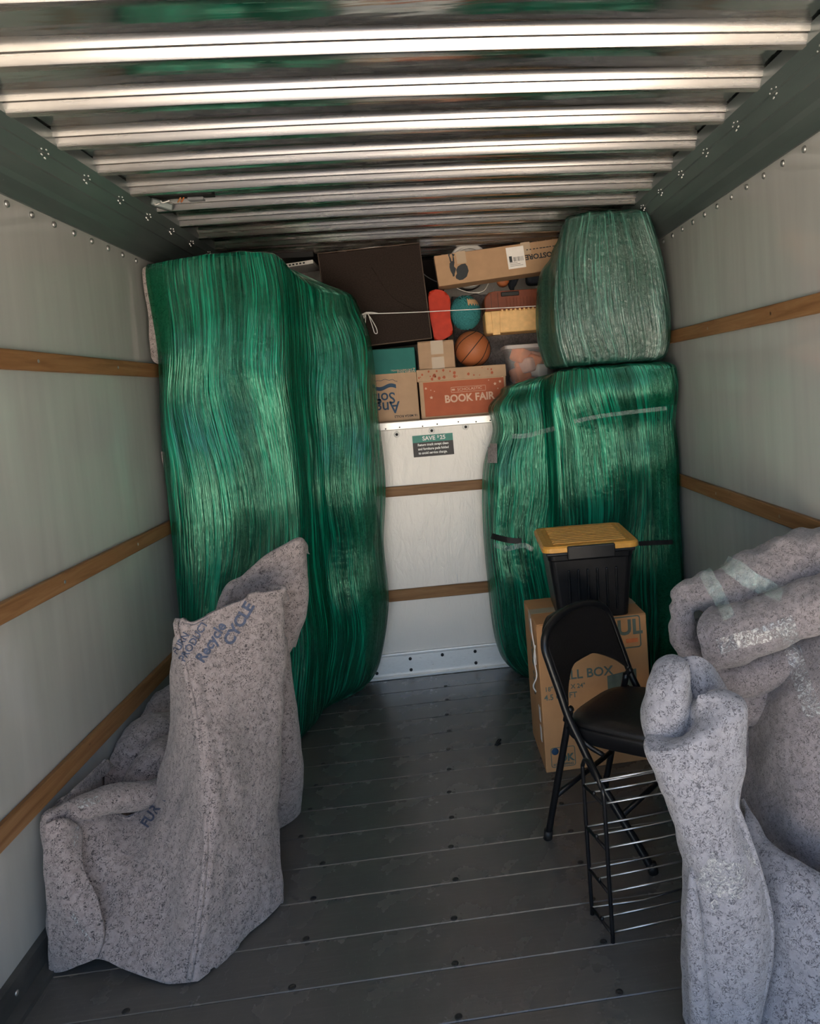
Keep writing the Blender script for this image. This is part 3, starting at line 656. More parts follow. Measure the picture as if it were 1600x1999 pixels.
# folding chair
CF = Vector((.573, 2.016, 0)); CU = Vector((.8139, -.5810, 0)); CW = Vector((.276, .262, 0)); wl_ = CW.length; CWn = CW / wl_
def cp(s, w, z): return CF - CU * s + CWn * w + Vector((0, 0, z))
ch = empty('folding_chair', tuple(cp(.19, .19, 0))); tag(ch, 'black metal folding chair with padded vinyl seat and backrest in front of the moving box', 'chair')
inv = Matrix.Translation(-ch.location)
def ctube(name, pts, r, mat='black_paint', n=None, parent=ch, flat=1.0, seg=12):
    P = crs(pts, n) if n else pts
    bm = bmesh.new(); add_tube(bm, P, r, seg, flat=flat); bmesh.ops.transform(bm, matrix=inv, verts=bm.verts); return from_bm(name, bm, mat, parent, True)
WN, WF = 0.0, wl_
def sz(z):  # rear lean of the front-leg / back tube
    return np.interp(z, [0, .275, .443, .603, .68, .72], [0, .175, .255, .307, .332, .342])
def side(w): return [cp(sz(z), w, z) for z in (0.012, .10, .20, .275, .36, .443, .52, .603)]
top = [cp(sz(.66), WN + .004, .66), cp(.336, WN + .035, .700), cp(.345, WN + .10, .724), cp(.348, wl_ / 2, .733), cp(.345, WF - .10, .724), cp(.336, WF - .035, .700), cp(sz(.66), WF - .004, .66)]
ctube('back_frame', side(WN) + top + side(WF)[::-1], .0125, n=120)
for w in (WN, WF):
    iw = .020 if w == WN else -.020
    ctube('rear_leg', [cp(.262, w + iw, .455), cp(.285, w + iw, .36), cp(.33, w + iw, .18), cp(.372, w + iw, .012)], .0115, n=16)
    ctube('hinge_bracket', [cp(.248, w + iw * .5, .47), cp(.262, w + iw * .5, .455), cp(.272, w + iw * .5, .425)], .010, n=8)
    ctube('brace', [cp(.268, w + iw * .6, .405), cp(.20, w + iw * .6, .355), cp(.15, w + iw * .6, .335)], .0075, n=6)
    ctube('foot_cap', [cp(0.004, w, .0), cp(-.002 + .012, w, .03)], .0155, 'rubber_black'); ctube('foot_cap', [cp(.374, w + iw, .0), cp(.369, w + iw, .03)], .0150, 'rubber_black')
ctube('stretcher', [cp(.335, .02, .155), cp(.335, wl_ - .02, .155)], .009); ctube('stretcher', [cp(.098, 0, .155), cp(.098, wl_, .155)], .009)
# backrest: curved vinyl pad between the tubes
rows = []
for j, fz in enumerate(np.linspace(0, 1, 9)):
    row = []
    for i in range(15):
        t = i / 14; w = .008 + t * (wl_ - .016); bow_ = math.sin(math.pi * t)
        zlo = .475 + .085 * min(1, math.sin(math.pi * t) * 1.15) ** .8; zhi = .665 + .066 * min(1, bow_ * 1.6) ** .6
        z = zlo + (zhi - zlo) * fz; s = sz(z) + .030 * bow_
        row.append(cp(s, w, z))
    rows.append(row)
G = Patch(rows).mesh(40, 24)
bm = bmesh.new()
me = grid_mesh('backrest', G); me.transform(inv); o = mesh_obj('backrest', me, 'black_vinyl', ch, True); md = o.modifiers.new('t', 'SOLIDIFY'); md.thickness = .018; md.offset = 0
# seat
bm = bmesh.new(); outl = []
for a in np.linspace(0, 2 * math.pi, 44, endpoint=False):
    c_, s_ = math.cos(a), math.sin(a); e = 2 / 4.2
    outl.append((.125 + .190 * math.copysign(abs(c_) ** e, c_) * (1), wl_ / 2 + (.178 - .012 * c_) * math.copysign(abs(s_) ** e, s_)))
def seat_ring(k, z): return [bm.verts.new(inv @ cp(.125 + (s - .125) * k - .0, wl_ / 2 + (w - wl_ / 2) * k, z + .035 * (.125 - s) * -.2)) for s, w in outl]
R = [seat_ring(.97, .352), seat_ring(1.0, .358), seat_ring(1.0, .395), seat_ring(.985, .402)]
for A, B in zip(R, R[1:]):
    for k in range(44): bm.faces.new((A[k], A[(k + 1) % 44], B[(k + 1) % 44], B[k]))
bm.faces.new(R[0][::-1]); bm.faces.new(R[-1]); st = from_bm('seat', bm, 'black_paint', ch, True)
bm = bmesh.new(); R = [seat_ring(.95, .400), seat_ring(.955, .408), seat_ring(.90, .420), seat_ring(.72, .428), seat_ring(.4, .431)]
for A, B in zip(R, R[1:]):
    for k in range(44): bm.faces.new((A[k], A[(k + 1) % 44], B[(k + 1) % 44], B[k]))
bm.faces.new(R[-1]); from_bm('seat_cushion', bm, 'black_vinyl', st, True)

# wire shoe rack
RN, RBk = Vector((.384, 1.778, 0)), Vector((.352, 1.888, 0)); RX = Vector((.985, .10, 0)).normalized(); RLN = .30
rk = empty('wire_rack', tuple((RN + RBk) / 2)); tag(rk, 'low black wire rack with thin grey metal rods beside the folding chair', 'rack')
inv2 = Matrix.Translation(-rk.location)
def rtube(name, pts, r, mat, parent=rk, seg=8, n=None):
    bm = bmesh.new(); add_tube(bm, crs(pts, n) if n else pts, r, seg); bmesh.ops.transform(bm, matrix=inv2, verts=bm.verts); return from_bm(name, bm, mat, parent, True)
Zv = Vector((0, 0, 1))
TZ = [.380, .258, .135, .022]
for e in (0, RLN):
    o_ = RX * e; n_, b_ = RN + o_, RBk + o_
    arch = [n_, n_ + Zv * .2, n_ + Zv * .395, n_.lerp(b_, .12) + Zv * .425, n_.lerp(b_, .45) + Zv * .458, n_.lerp(b_, .80) + Zv * .462, n_.lerp(b_, .97) + Zv * .44, b_ + Zv * .41, b_ + Zv * .2, b_]
    fr = rtube('side_frame', arch, .0058, 'black_paint', n=60)
    for z in TZ:
        rtube('rung', [b_ + Zv * z, n_ + Zv * z], .0045, 'black_paint', fr)
        rtube('rod_stop', [b_.lerp(n_, .52) + Zv * (z + .0), b_.lerp(n_, .52) + Zv * (z + .012)], .0045, 'black_paint', fr)
for k, z in enumerate(TZ):
    for j, f_ in enumerate((.06, .52, .97)):
        p = RBk.lerp(RN, f_) + Zv * (z + (.010 if j == 1 else .004)); q = p + RX * RLN
        mid = (p + q) / 2 + (Zv * -.012 if (k == 3 and j == 0) else Zv * -.002)
        rtube('rod', [p, mid, q], .0028, 'wire_steel', seg=6)
p = RBk.lerp(RN, .8) + Zv * .438; rtube('rod', [p, p + RX * RLN], .0028, 'wire_steel', seg=6)

# scrap on the floor
sc_ = tube('plastic_scrap', crs([(.165, 2.90, .004), (.178, 2.925, .010), (.190, 2.935, .006), (.183, 2.915, .012), (.170, 2.895, .004), (.185, 2.905, .005)], 30), .004, 'rubber_black', None, 6)
tag(sc_, 'small curl of black plastic lying on the floor planks', 'scrap')

# ------------------------------------------------------------------ sign and attic contents
sg = empty('safety_sign', (0, YF, 1.210), (0, -.004, 0)); tag(sg, 'small green and black notice offering a saving, stuck on the front panel', 'sign')
box('plate', -.105, .105, -.003, 0, -.050, .062, 'sign_black', sg, .001, 1); box('header', -.105, .105, -.0042, -.003, .025, .062, 'sign_green', sg)
lettering('SAVE', .030, (-.020, -.0048, .044), 'white_paint', sg, bold=.03); lettering('$', .018, (.028, -.0048, .050), 'white_paint', sg, bold=.03); lettering('25', .030, (.052, -.0048, .044), 'white_paint', sg, bold=.03)
for i, tx in enumerate(('Return truck swept clean', 'and furniture pads folded', 'to avoid service charge.')):
    lettering(tx, .0180, (0 if i < 2 else -.004, -.0038, .012 - i * .0215), 'white_paint', sg, bold=.03, xs=.87)

def by_corners(name, TL, TR, BL, y, d, mat, label, cat='box', flaps=False, **kw):
    a, b, c = at(*TL, y), at(*TR, y), at(*BL, y); wv = b - a; hv = a - c
    ang = math.atan2(wv.z, wv.x); w = wv.length; h = hv.length
    o = a - Matrix.Rotation(-ang, 3, 'Y') @ Vector((0, 0, h))
    return carton(name, w, d, h, o, 0, mat, label, cat, ry=-ang, flaps=flaps, **kw), w, h
def on_att(z): return max(z, ATT)
# toilet-tissue carton, upside down
a, b = at(722, 683, 3.80), at(808, 678, 3.80); z1 = .5 * (a.z + b.z)
tpx0, tpx1 = b.x - .40, b.x
tpb = carton('tissue_carton', .40, .36, z1 - ATT, (tpx0, 3.80, ATT), 0, 'cardboard_tan', 'teal and tan tissue roll carton turned upside down on the attic shelf', flaps=False)
H_ = z1 - ATT
box('teal_band', -.0008, .4008, -.0008, .3608, H_ * .655, H_ + .0006, 'cardboard_teal', tpb, .003, 1)
wv = .40
lettering('Angel', .086, (.210, -.0015, .078), 'ink_blue', tpb, flip=True, bold=.012, xs=.92); lettering('Soft', .082, (.222, -.0015, .128), 'ink_blue', tpb, flip=True, bold=.012, xs=.92)
lettering('16 MEGA ROLLS', .017, (.330, -.0015, .026), 'ink_dark', tpb, flip=True, bold=.02)
lettering('2-PLY SHEETS PER ROLL', .0105, (.325, -.0020, H_ * .70), 'ink_tan', tpb, flip=True); lettering('18 MEGA ROLLS', .012, (.345, -.0020, H_ * .675), 'ink_tan', tpb, flip=True); lettering('2', .026, (.391, -.0020, H_ * .695), 'ink_tan', tpb, flip=True)
bm = bmesh.new()
up = [(.235 + .055 * t, .193 + .008 * math.sin(t * 3.1)) for t in np.linspace(-1, 1, 14)]; dn = [(x, z - .020) for x, z in up[::-1]]
prism('banner', up + dn, -.0014, 0, 'ink_blue', tpb); lettering('UPSIDE', .012, (.235, -.0022, .191), 'ink_tan', tpb, flip=True) if False else None
frm = [(.235 + .062 * math.cos(t), .205 + .016 * math.sin(t) + .003 * math.sin(t * 9)) for t in np.linspace(0, math.pi, 22)]
tube('cloud_outline', [(x, -.001, z) for x, z in frm], .0011, 'ink_blue', tpb, 6)
for xx in (.286, .300): box('crease', xx, xx + .0012, -.0012, 0, 0, H_ * .655, 'cardboard', tpb)
box('hand_hole', .115, .128, -.0020, 0, H_ * .84, H_ * .95, 'paper_white', tpb)
# book-fair carton
a, b = at(815, 722, 3.80), at(985, 712, 3.80)
bfw = b.x - a.x; bfh = .5 * (a.z + b.z) - ATT
bf = carton('book_carton', bfw, .30, bfh, (a.x, 3.80, ATT), 0, 'cardboard_tan', 'red book fair carton with a patterned tan lid under the basketball', flaps=False)
bfm = .012
box('red_print', .022, bfw - .012, -.0010, 0, .012, bfh * .74, 'cardboard_red', bf)
ld = box('lid', -.008, bfw + .004, -.006, .306, bfh * .76, bfh + .001, 'cardboard_tan', bf, .002, 1)
rr = random.Random(4)
for i in range(26):
    x, z, r = rr.uniform(0, bfw), rr.uniform(bfh * .79, bfh * .97), rr.choice((.003, .004, .006, .009, .011))
    n_ = rr.choice((4, 5, 6, 9)); r = min(r, (z - bfh * .77), (bfh - z))
    if r < .002: continue
    prism('lid_print', [(x + r * math.cos(k * 2 * math.pi / n_) * (1 if k % 2 else .8), z + r * math.sin(k * 2 * math.pi / n_)) for k in range(n_)], -.0068, -.006, 'cardboard_red', ld)
lettering('BOOK FAIR', .055, (bfw * .565, -.0018, bfh * .375), 'ink_tan', bf, bold=.032, xs=.93, rot=.012)
lettering('SCHOLASTIC', .020, (bfw * .575, -.0018, bfh * .555), 'ink_tan', bf, bold=.004, xs=1.12, rot=.012)
bm = bmesh.new(); frame2(bm, bfw * .36, bfw * .76, bfh * .50, bfh * .61, .0018, .003, -.0016); from_bm('logo_frame', bm, 'ink_tan', bf)
prism('book_mark', [(bfw * .37, bfh * .54), (bfw * .405, bfh * .54), (bfw * .405, bfh * .575), (bfw * .37, bfh * .575)], -.0018, -.001, 'ink_tan', bf)
for x, z, r in ((.13, .43, .010), (.075, .62, .008), (.17, .55, .004), (.13, .58, .004), (.87, .62, .010), (.93, .66, .009), (.90, .52, .005), (.96, .76, .006), (.80, .70, .004)):
    prism('star_print', [(bfw * x + (r if k % 2 == 0 else r * .45) * math.sin(k * math.pi / 5), bfh * z + (r if k % 2 == 0 else r * .45) * math.cos(k * math.pi / 5)) for k in range(10)], -.0018, -.001, 'ink_tan', bf)
lidz = ATT + bfh + .001
# small carton
a, b = at(813, 668, 3.81), at(884, 662, 3.81)
smw = b.x - a.x; smh = .5 * (a.z + b.z) - lidz
sm = carton('small_carton', smw, .20, smh, (a.x + .002, 3.815, lidz), 0, 'cardboard_pale', 'small plain cardboard box sealed with clear tape beside the basketball')
box('packing_tape', smw * .36, smw * .70, -.0008, 0, smh * .52, smh, 'packing_tape', sm); box('packing_tape', smw * .36, smw * .70, -.0008, 0, 0, smh * .42, 'packing_tape', sm); box('packing_tape', smw * .36, smw * .70, 0, .2, smh, smh + .0006, 'packing_tape', sm)
# basketball
c = at(922, 681, 3.94); br = .099; c.z = lidz + br
bb = empty('basketball', (c.x, c.y, lidz)); tag(bb, 'orange basketball lying on the book carton lid', 'ball')
bm = bmesh.new(); bmesh.ops.create_uvsphere(bm, u_segments=40, v_segments=24, radius=br); bmesh.ops.translate(bm, vec=(0, 0, br), verts=bm.verts); from_bm('skin', bm, 'basketball', bb, True)
Rm = Matrix.Rotation(.75, 3, 'Y') @ Matrix.Rotation(.35, 3, 'X')
def great(f): return [Rm @ Vector(f(t)) * (br + .0004) + Vector((0, 0, br)) for t in np.linspace(0, 2 * math.pi, 60, endpoint=False)]
tube('seam', great(lambda t: (0, math.cos(t), math.sin(t))), .0022, 'rubber_black', bb, 6, True); tube('seam', great(lambda t: (math.cos(t), 0, math.sin(t))), .0022, 'rubber_black', bb, 6, True)
for s_ in (-1, 1):
    tube('seam', great(lambda t: Vector((s_ * (.62 + .22 * math.cos(2 * t)), .8 * math.cos(t), .8 * math.sin(t))).normalized()), .0022, 'rubber_black', bb, 6, True)
# yarn ball
c = at(908, 612, 3.92); yr = .087; c.z += .004
yb = empty('yarn_ball', (c.x, c.y, c.z - yr)); tag(yb, 'ball of teal yarn with a paper band wedged above the basketball', 'yarn')
bm = bmesh.new(); bmesh.ops.create_uvsphere(bm, u_segments=24, v_segments=16, radius=yr * .93); bmesh.ops.transform(bm, matrix=Matrix.Translation((0, 0, yr)) @ Matrix.Diagonal((.95, .9, 1.06, 1)), verts=bm.verts); from_bm('core', bm, 'yarn_core', yb, True)
bm = bmesh.new(); rr = random.Random(2)
for g in range(9):
    ax = Vector((rr.uniform(-1, 1), rr.uniform(-1, 1), rr.uniform(-1, 1))).normalized(); q = Vector((0, 0, 1)).rotation_difference(ax).to_matrix()
    for k in range(7):
        h = -.5 + k * .16 + rr.uniform(-.02, .02); rad = math.sqrt(max(0, 1 - h * h)); w0 = rr.uniform(0, 6)
        pts = [q @ Vector((rad * math.cos(t), rad * math.sin(t), h + .04 * math.sin(2 * t + w0))).normalized() * (yr * (.965 + .006 * (g % 4))) for t in np.linspace(0, 2 * math.pi, 30, endpoint=False)]
        add_tube(bm, [Vector((p.x * .95, p.y * .92, p.z * 1.06 + yr)) for p in pts], .0046, 5, True)
ys = from_bm('strands', bm, 'yarn_teal', yb, True); ys['kind'] = 'stuff'
bm = bmesh.new(); vs = []
for j in range(6):
    row = []
    for i in range(11):
        th = math.radians(-62 + i * 6.2); ph = math.radians(18 + j * 5.5); r = yr * 1.035
        row.append(bm.verts.new((r * .95 * math.cos(ph) * math.sin(th + 1.25), -r * .92 * math.cos(ph) * math.cos(th + 1.25), yr + r * 1.06 * math.sin(ph))))
    vs.append(row)
for j in range(5):
    for i in range(10):
        if (j in (0, 4)) and i % 2: continue
        bm.faces.new((vs[j][i], vs[j][i + 1], vs[j + 1][i + 1], vs[j + 1][i]))
from_bm('paper_band', bm, 'yarn_band', yb, True)
# red plastic piece
z3 = 3.077
RP = [(600 + x / z3, 440 + y / z3) for x, y in ((712, 420), (722, 388), (750, 376), (800, 380), (838, 398), (860, 440), (858, 500), (862, 560), (874, 615), (868, 645), (830, 668), (790, 684), (752, 680), (742, 630), (724, 550))]
pts = crs([at(px, py, 3.83) for px, py in RP], 48, True); zmin = min(p.z for p in pts); dz = sm.location.z + smh - zmin
cxr = sum(p.x for p in pts) / len(pts)
rp = prism('red_container', [(cxr + .004 + (p.x - cxr) * .90, p.z + dz) for p in pts], 3.84, 3.90, 'red_plastic', None, .014, False); tag(rp, 'red rounded plastic piece standing on the small carton', 'plastic piece')
me = text_mesh('FLIP', .012, .01); 
# brown storage cube
bc, w_, h_ = by_corners('storage_cube', (620, 495), (818, 474), (640, 684), 3.79, .34, 'brown_fabric', 'dark brown fabric storage cube with pale piping on the attic shelf', 'storage cube')
bc_w, bc_h = w_, h_
def piping(parent, w, h, d, r=.003, mat='fabric_piping'):
    for p in (((0, 0, h), (w, 0, h)), ((w, 0, 0), (w, 0, h)), ((0, 0, 0), (0, 0, h)), ((0, 0, 0), (w, 0, 0)), ((w, 0, h), (w, d, h)), ((0, 0, h), (0, d, h))):
        tube('piping', [Vector(p[0]), Vector(p[1])], r, mat, parent, 6)
piping(bc, w_, h_, .34)
bm = bmesh.new(); add_tube(bm, crs([(w_ * .50, -.001, h_ * .80), (w_ * .66, -.001, h_ * .48), (w_ * .92, -.001, h_ * .28)], 14), .0022, 6); from_bm('fabric_crease', bm, 'brown_fabric', bc, True)
bk = carton('black_case', .16, .2, .50, at(805, 640, 4.18), 0, 'black_fabric', 'black fabric case standing behind the brown storage cube', 'case', flaps=False); bk.location.z = 1.75
bk.location.x = bc.location.x + bc_w - .070
piping(bk, .16, .50, .2, .0025, 'black_fabric')
tube('cable', crs([(.03, -.004, .44), (.07, -.01, .40), (.12, -.006, .37), (.158, -.004, .36)], 14), .003, 'grey_stuff', bk, 6)
# support under cube/case: folded pad on the tissue carton
# long flat carton
lb, lw, lh = by_corners('long_carton', (846, 498), (1100, 462), (852, 560), 3.79, .15, 'cardboard', 'long flat cardboard box lying tilted across the top of the attic pile')
lettering('INCOSTORE', .036, (lw * .835, -.0012, lh * .52), 'ink_dark', lb, flip=True, bold=.035, xs=1.05)
lettering('rubber floor tiles and accessories', .0125, (lw * .87, -.0012, lh * .80), 'ink_dark', lb, flip=True, bold=.02) if False else None
for k in range(14): box('small_print', lw * .700 + k * .0175, lw * .700 + k * .0175 + rr.uniform(.008, .015), -.0010, 0, lh * .735, lh * .765, 'ink_dark', lb)
lab = box('shipping_label', lw * .545, lw * .680, -.0014, 0, lh * .22, lh * .90, 'paper_white', lb)
for k in range(14):
    x0 = lw * .592 + k * .0040; box('bar', x0, x0 + rr.choice((.0012, .0022)), -.0018, -.0014, lh * .44, lh * .58, 'ink_dark', lab)
box('bar', lw * .560, lw * .582, -.0018, -.0014, lh * .43, lh * .62, 'ink_dark', lab)
for k in range(3): box('bar', lw * .56, lw * (.66 - .02 * k), -.0018, -.0014, lh * (.30 + .05 * k), lh * (.31 + .05 * k), 'ink_dark', lab)
def lbz(x, y):  # zoom picture of the face -> local face coordinates
    p = at(840 + x / 5.714, 450 + y / 5.714, 3.79); q = lb_inv @ p; return (q.x, q.z)
bpy.context.view_layer.update(); lb_inv = lb.matrix_world.inverted()
prism('man_print', [lbz(*p) for p in ((305, 400), (345, 375), (388, 368), (412, 400), (425, 450), (405, 515), (362, 548), (325, 555), (285, 535), (280, 510), (295, 480), (285, 440))], -.0012, 0, 'ink_dark', lb)
prism('man_print', [lbz(*p) for p in ((212, 365), (240, 340), (268, 352), (262, 400), (285, 425), (278, 460), (270, 480), (268, 510), (250, 515), (245, 490), (225, 455), (212, 410))], -.0012, 0, 'ink_dark', lb)
prism('man_print', [lbz(*p) for p in ((218, 355), (236, 350), (226, 310), (212, 285), (218, 262), (200, 258), (194, 270), (206, 300))], -.0012, 0, 'ink_dark', lb)
prism('man_print', [lbz(*p) for p in ((246, 350), (266, 355), (262, 310), (255, 290), (272, 268), (240, 258), (236, 268), (246, 285))], -.0012, 0, 'ink_dark', lb)
for u in (.165, .66): box('packing_tape', lw * u, lw * u + .05, -.0008, 0, lh * .62, lh, 'packing_tape', lb)
for u in (.79, .855, .91): box('crease', lw * u, lw * u + .0025, -.0009, 0, 0, lh, 'cardboard_pale', lb)
# white bucket with lid facing out
c = at(916, 518, 4.0)
bu = empty('plastic_bucket', (c.x, c.y, c.z)); tag(bu, 'white plastic bucket lying on its side behind the long carton', 'bucket')
lathe('lid', [(.001, .012), (.085, .012), (.090, .008), (.098, .008), (.101, .014), (.112, .014), (.117, .006), (.117, -.012), (.111, -.014)], 'white_plastic', bu, 48, 'Y'); lathe('pail', [(.110, -.012), (.100, -.30)], 'white_plastic', bu, 40, 'Y')
tube('lid_ring', [(.088 * math.cos(t), -.0105, .088 * math.sin(t)) for t in np.linspace(0, 2 * math.pi, 48, endpoint=False)], .0016, 'grey_stuff', bu, 6, True)
tube('wire_handle', crs([(-.122, .0, -.03), (-.10, -.03, -.105), (-.04, -.05, -.145), (.03, -.055, -.158), (.075, -.05, -.140), (.115, -.02, -.06), (.121, 0, -.02)], 40), .0022, 'white_plastic', bu, 6)
# tool box
tl, tr_, bl_ = at(943, 570, 3.80), at(1052, 566, 3.80), at(945, 652, 3.80)
twd = .38; th_ = tl.z - bl_.z
tb = empty('tool_box', (tl.x, 3.80, bl_.z), (0, -.012, 0)); tag(tb, 'brown and cream plastic tool box with a black handle beside the yarn ball', 'tool box')
rl_ = .535
def tl_sec(x, zs, y0, y1): return [(x, y0, zs[0]), (x, y0, zs[1]), (x, y1, zs[1]), (x, y1, zs[0])]
box('lower_tray', 0, twd, 0, .20, 0, th_ * rl_, 'tool_cream', tb, .010, 3)
lidp = [(.004, th_ * rl_), (.004, th_ * .80), (.012, th_ * .90), (.032, th_ * .98), (.06, th_ * 1.0), (twd - .06, th_), (twd - .02, th_ * .95), (twd - .004, th_ * .8), (twd - .004, th_ * rl_)]
tlid = prism('tool_lid', lidp, .004, .196, 'tool_brown', tb, .008)
for k in range(11): box('tooth', .088 + k * .0235, .088 + k * .0235 + .011, -.0045, .002, th_ * rl_ - .010, th_ * rl_ + .004, 'tool_cream', tb, .001, 1)
for k in range(11): box('lid_rib', .120 + k * .018, .120 + k * .018 + .004, .0010, .006, th_ * (rl_ + .06), th_ * .82, 'tool_brown', tlid, .001, 1)
lt = prism('latch', [(.036, -.006), (.074, -.006), (.080, th_ * .52), (.034, th_ * .52)], -.007, .002, 'tool_cream', tb, .002); prism('latch_tab', [(.034, -.010), (.074, -.010), (.074, .004), (.034, .004)], -.010, -.004, 'tool_cream', lt, .002)
for u in (.040, .076): box('seam', u, u + .0016, .0022, .006, th_ * .60, th_ * .96, 'rubber_black', tlid)
hd = box('handle', .094, .190, -.012, .010, th_ * .86, th_ * .96, 'rubber_black', tlid, .004, 2)
# clear tub
tp_ = at(986, 672, 3.82)
ct = empty('clear_tub', (tp_.x + .135, 3.95, ATT)); tag(ct, 'clear plastic tub of orange and pink odds and ends behind the green wrap', 'tub')
cth = tp_.z - ATT - .004
rloft('tub', [(.105, .10, .02, .002), (.128, .122, .022, cth - .02)], 'clear_plastic', ct, False)
rloft('lid', [(.140, .134, .024, cth - .022), (.142, .136, .024, cth - .004), (.130, .124, .02, cth)], 'milky_lid', ct, False)
rr = random.Random(9)
for k in range(22):
    m_ = rr.choice(('orange_stuff', 'pink_stuff', 'pink_stuff', 'orange_stuff', 'rust_plastic', 'white_plastic')); s_ = rr.uniform(.026, .042)
    bm = bmesh.new(); add_box(bm, -s_ * 1.5, s_ * 1.5, -s_, s_, -s_, s_, s_ * .4, 3); ro_ = Matrix.Rotation(rr.uniform(-.6, .6), 4, 'Y') @ Matrix.Rotation(rr.uniform(0, 3), 4, 'Z')
    lim = .058
    bmesh.ops.transform(bm, matrix=Matrix.Translation((rr.uniform(-lim, lim), rr.uniform(-lim, lim), .05 + k * (cth - .10) / 22)) @ ro_, verts=bm.verts); from_bm('packet', bm, m_, ct, True)
# folded blanket filling the back, and odd small things
rows = []
for j in range(7):
    row = []
    for i in range(7):
        x = .17 + i * .12; z = ATT + .002 + j * .112
        row.append((x, 4.20 - .02 * (j % 2) + .03 * math.sin(i * 1.7 + j), z + .01 * math.sin(i * 2.1)))
    rows.append(row)
rows.append([(x, y + .22, z + .01) for x, y, z in rows[-1]])
bb_ = sheet('folded_blanket', Patch(rows).mesh(50, 50, .018, 9, 2.0), 'felt_brown', None, .02); tag(bb_, 'grey felt blanket heaped behind the basketball and tool box on the shelf', 'blanket')
# gloves and other dark things above the tool box
gl = empty('work_gloves', at(1008, 548, 4.10)); tag(gl, 'dark grey work gloves hanging above the tool box', 'gloves')
z_ = 0
for dx, ln, lean in ((-.055, .10, .012), (-.022, .12, -.006), (.0, .11, -.02), (.024, .085, -.03)):
    tube('finger', crs([(dx, 0, .05), (dx + lean, -.012, .0), (dx + lean * 1.6, -.006, .05 - ln)], 10), [.013] * 8 + [.011, .006], 'navy_cloth', gl, 8)
bm = bmesh.new(); add_box(bm, -.075, .05, -.012, .03, .03, .085, .018, 3); from_bm('palm', bm, 'navy_cloth', gl, True)
nb_ = box('dark_bag', 0, .19, 0, .12, 0, .075, 'navy_cloth', None, .022, 3, True); nb_.location = at(1030, 548, 4.02); nb_.location.z = at(1046, 553, 4.02).z; tag(nb_, 'dark grey soft bag under the right end of the long carton', 'bag')
ru = lathe('rust_jar', [(.001, -.034), (.026, -.034), (.034, -.022), (.034, .022), (.026, .032), (.001, .034)], 'rust_plastic', None, 24, 'Y', None); ru.location = at(981, 548, 4.0); tag(ru, 'rust coloured round jar under the long carton', 'jar')
wc = tube('loose_wire', crs([at(972, 548, 4.08), at(966, 556, 4.07), at(963, 566, 4.08), at(964, 578, 4.10)], 16), .0018, 'rope_white', None, 6); wc.parent = gl; wc.matrix_parent_inverse = Matrix.Translation(-gl.location)  # loose wire in the attic pile, only parented to the gloves
# things left of the cube
cs = box('black_folder', 0, .24, 0, .25, 0, .030, 'rubber_black', None, .003, 2); cs.location = at(540, 505, 3.92)+ Vector((-.05, 0, 0)); tag(cs, 'flat black folder lying on the attic pile left of the storage cube', 'folder')
wb = box('white_carton', 0, .22, 0, .22, 0, .020, 'paper_white', None, .002, 1); wb.location = at(548, 526, 3.88) + Vector((-.05, 0, 0)); wb.rotation_euler = (0, -.10, 0); tag(wb, 'thin white carton with small dark print under the black folder', 'carton')
for k in range(8): box('small_print', .04 + k * .018, .04 + k * .018 + .011, -.0008, 0, .006, .014, 'ink_dark', wb)
fp = box('folded_pad', -1.0, -.54, 3.86, 4.35, ATT, 2.02, 'felt_brown', None, .05, 4, True); tag(fp, 'stack of grey felt pads behind the tall green bundle', 'blanket')
dk = box('dark_bag', 0, .17, 0, .16, 0, .10, 'navy_cloth', None, .025, 3, True); dk.location = (-.73, 3.90, 2.02); tag(dk, 'dark soft bag squeezed beside the storage cube', 'bag')
tube('strap', crs([(0, -.002, .05), (.02, -.01, .09), (.03, -.004, .03)], 12), .004, 'grey_stuff', dk, 6)

# tie string with a bow
p0, p1 = at(703, 613, 3.72), at(1056, 597, 3.70)
rp_ = empty('tie_string', tuple(p0)); tag(rp_, 'thin white tie string with a bow stretched across the attic pile', 'string'); iv = Matrix.Translation(-rp_.location)
def stube(nm, pts, r=.0022, n=30):
    bm = bmesh.new(); add_tube(bm, crs(pts, n), r, 6); bmesh.ops.transform(bm, matrix=iv, verts=bm.verts); return from_bm(nm, bm, 'rope_white', rp_, True)
mid = (p0 + p1) / 2 + Vector((0, 0, -.003))
stube('line', [p0, p0.lerp(mid, .5) + Vector((0, 0, -.002)), mid, p1])
kq = lambda x, y, d=3.695: at(x, y, d)
stube('loop', [kq(716, 611), kq(724, 622, 3.68), kq(734, 640, 3.67), kq(736, 650, 3.67), kq(731, 650, 3.67), kq(727, 638, 3.67), kq(719, 614)], .0021)
stube('loop', [kq(712, 612), kq(708, 622, 3.68), kq(706, 634, 3.68), kq(709, 624, 3.67), kq(714, 614)], .0019)
stube('tail', [kq(714, 612), kq(713, 630, 3.68), kq(712, 655, 3.685)], .0018); stube('tail', [kq(714, 610), kq(726, 610, 3.68), kq(738, 612, 3.68)], .0026); stube('knot', [kq(704, 616), kq(714, 611, 3.685), kq(722, 611)], .004, 10)

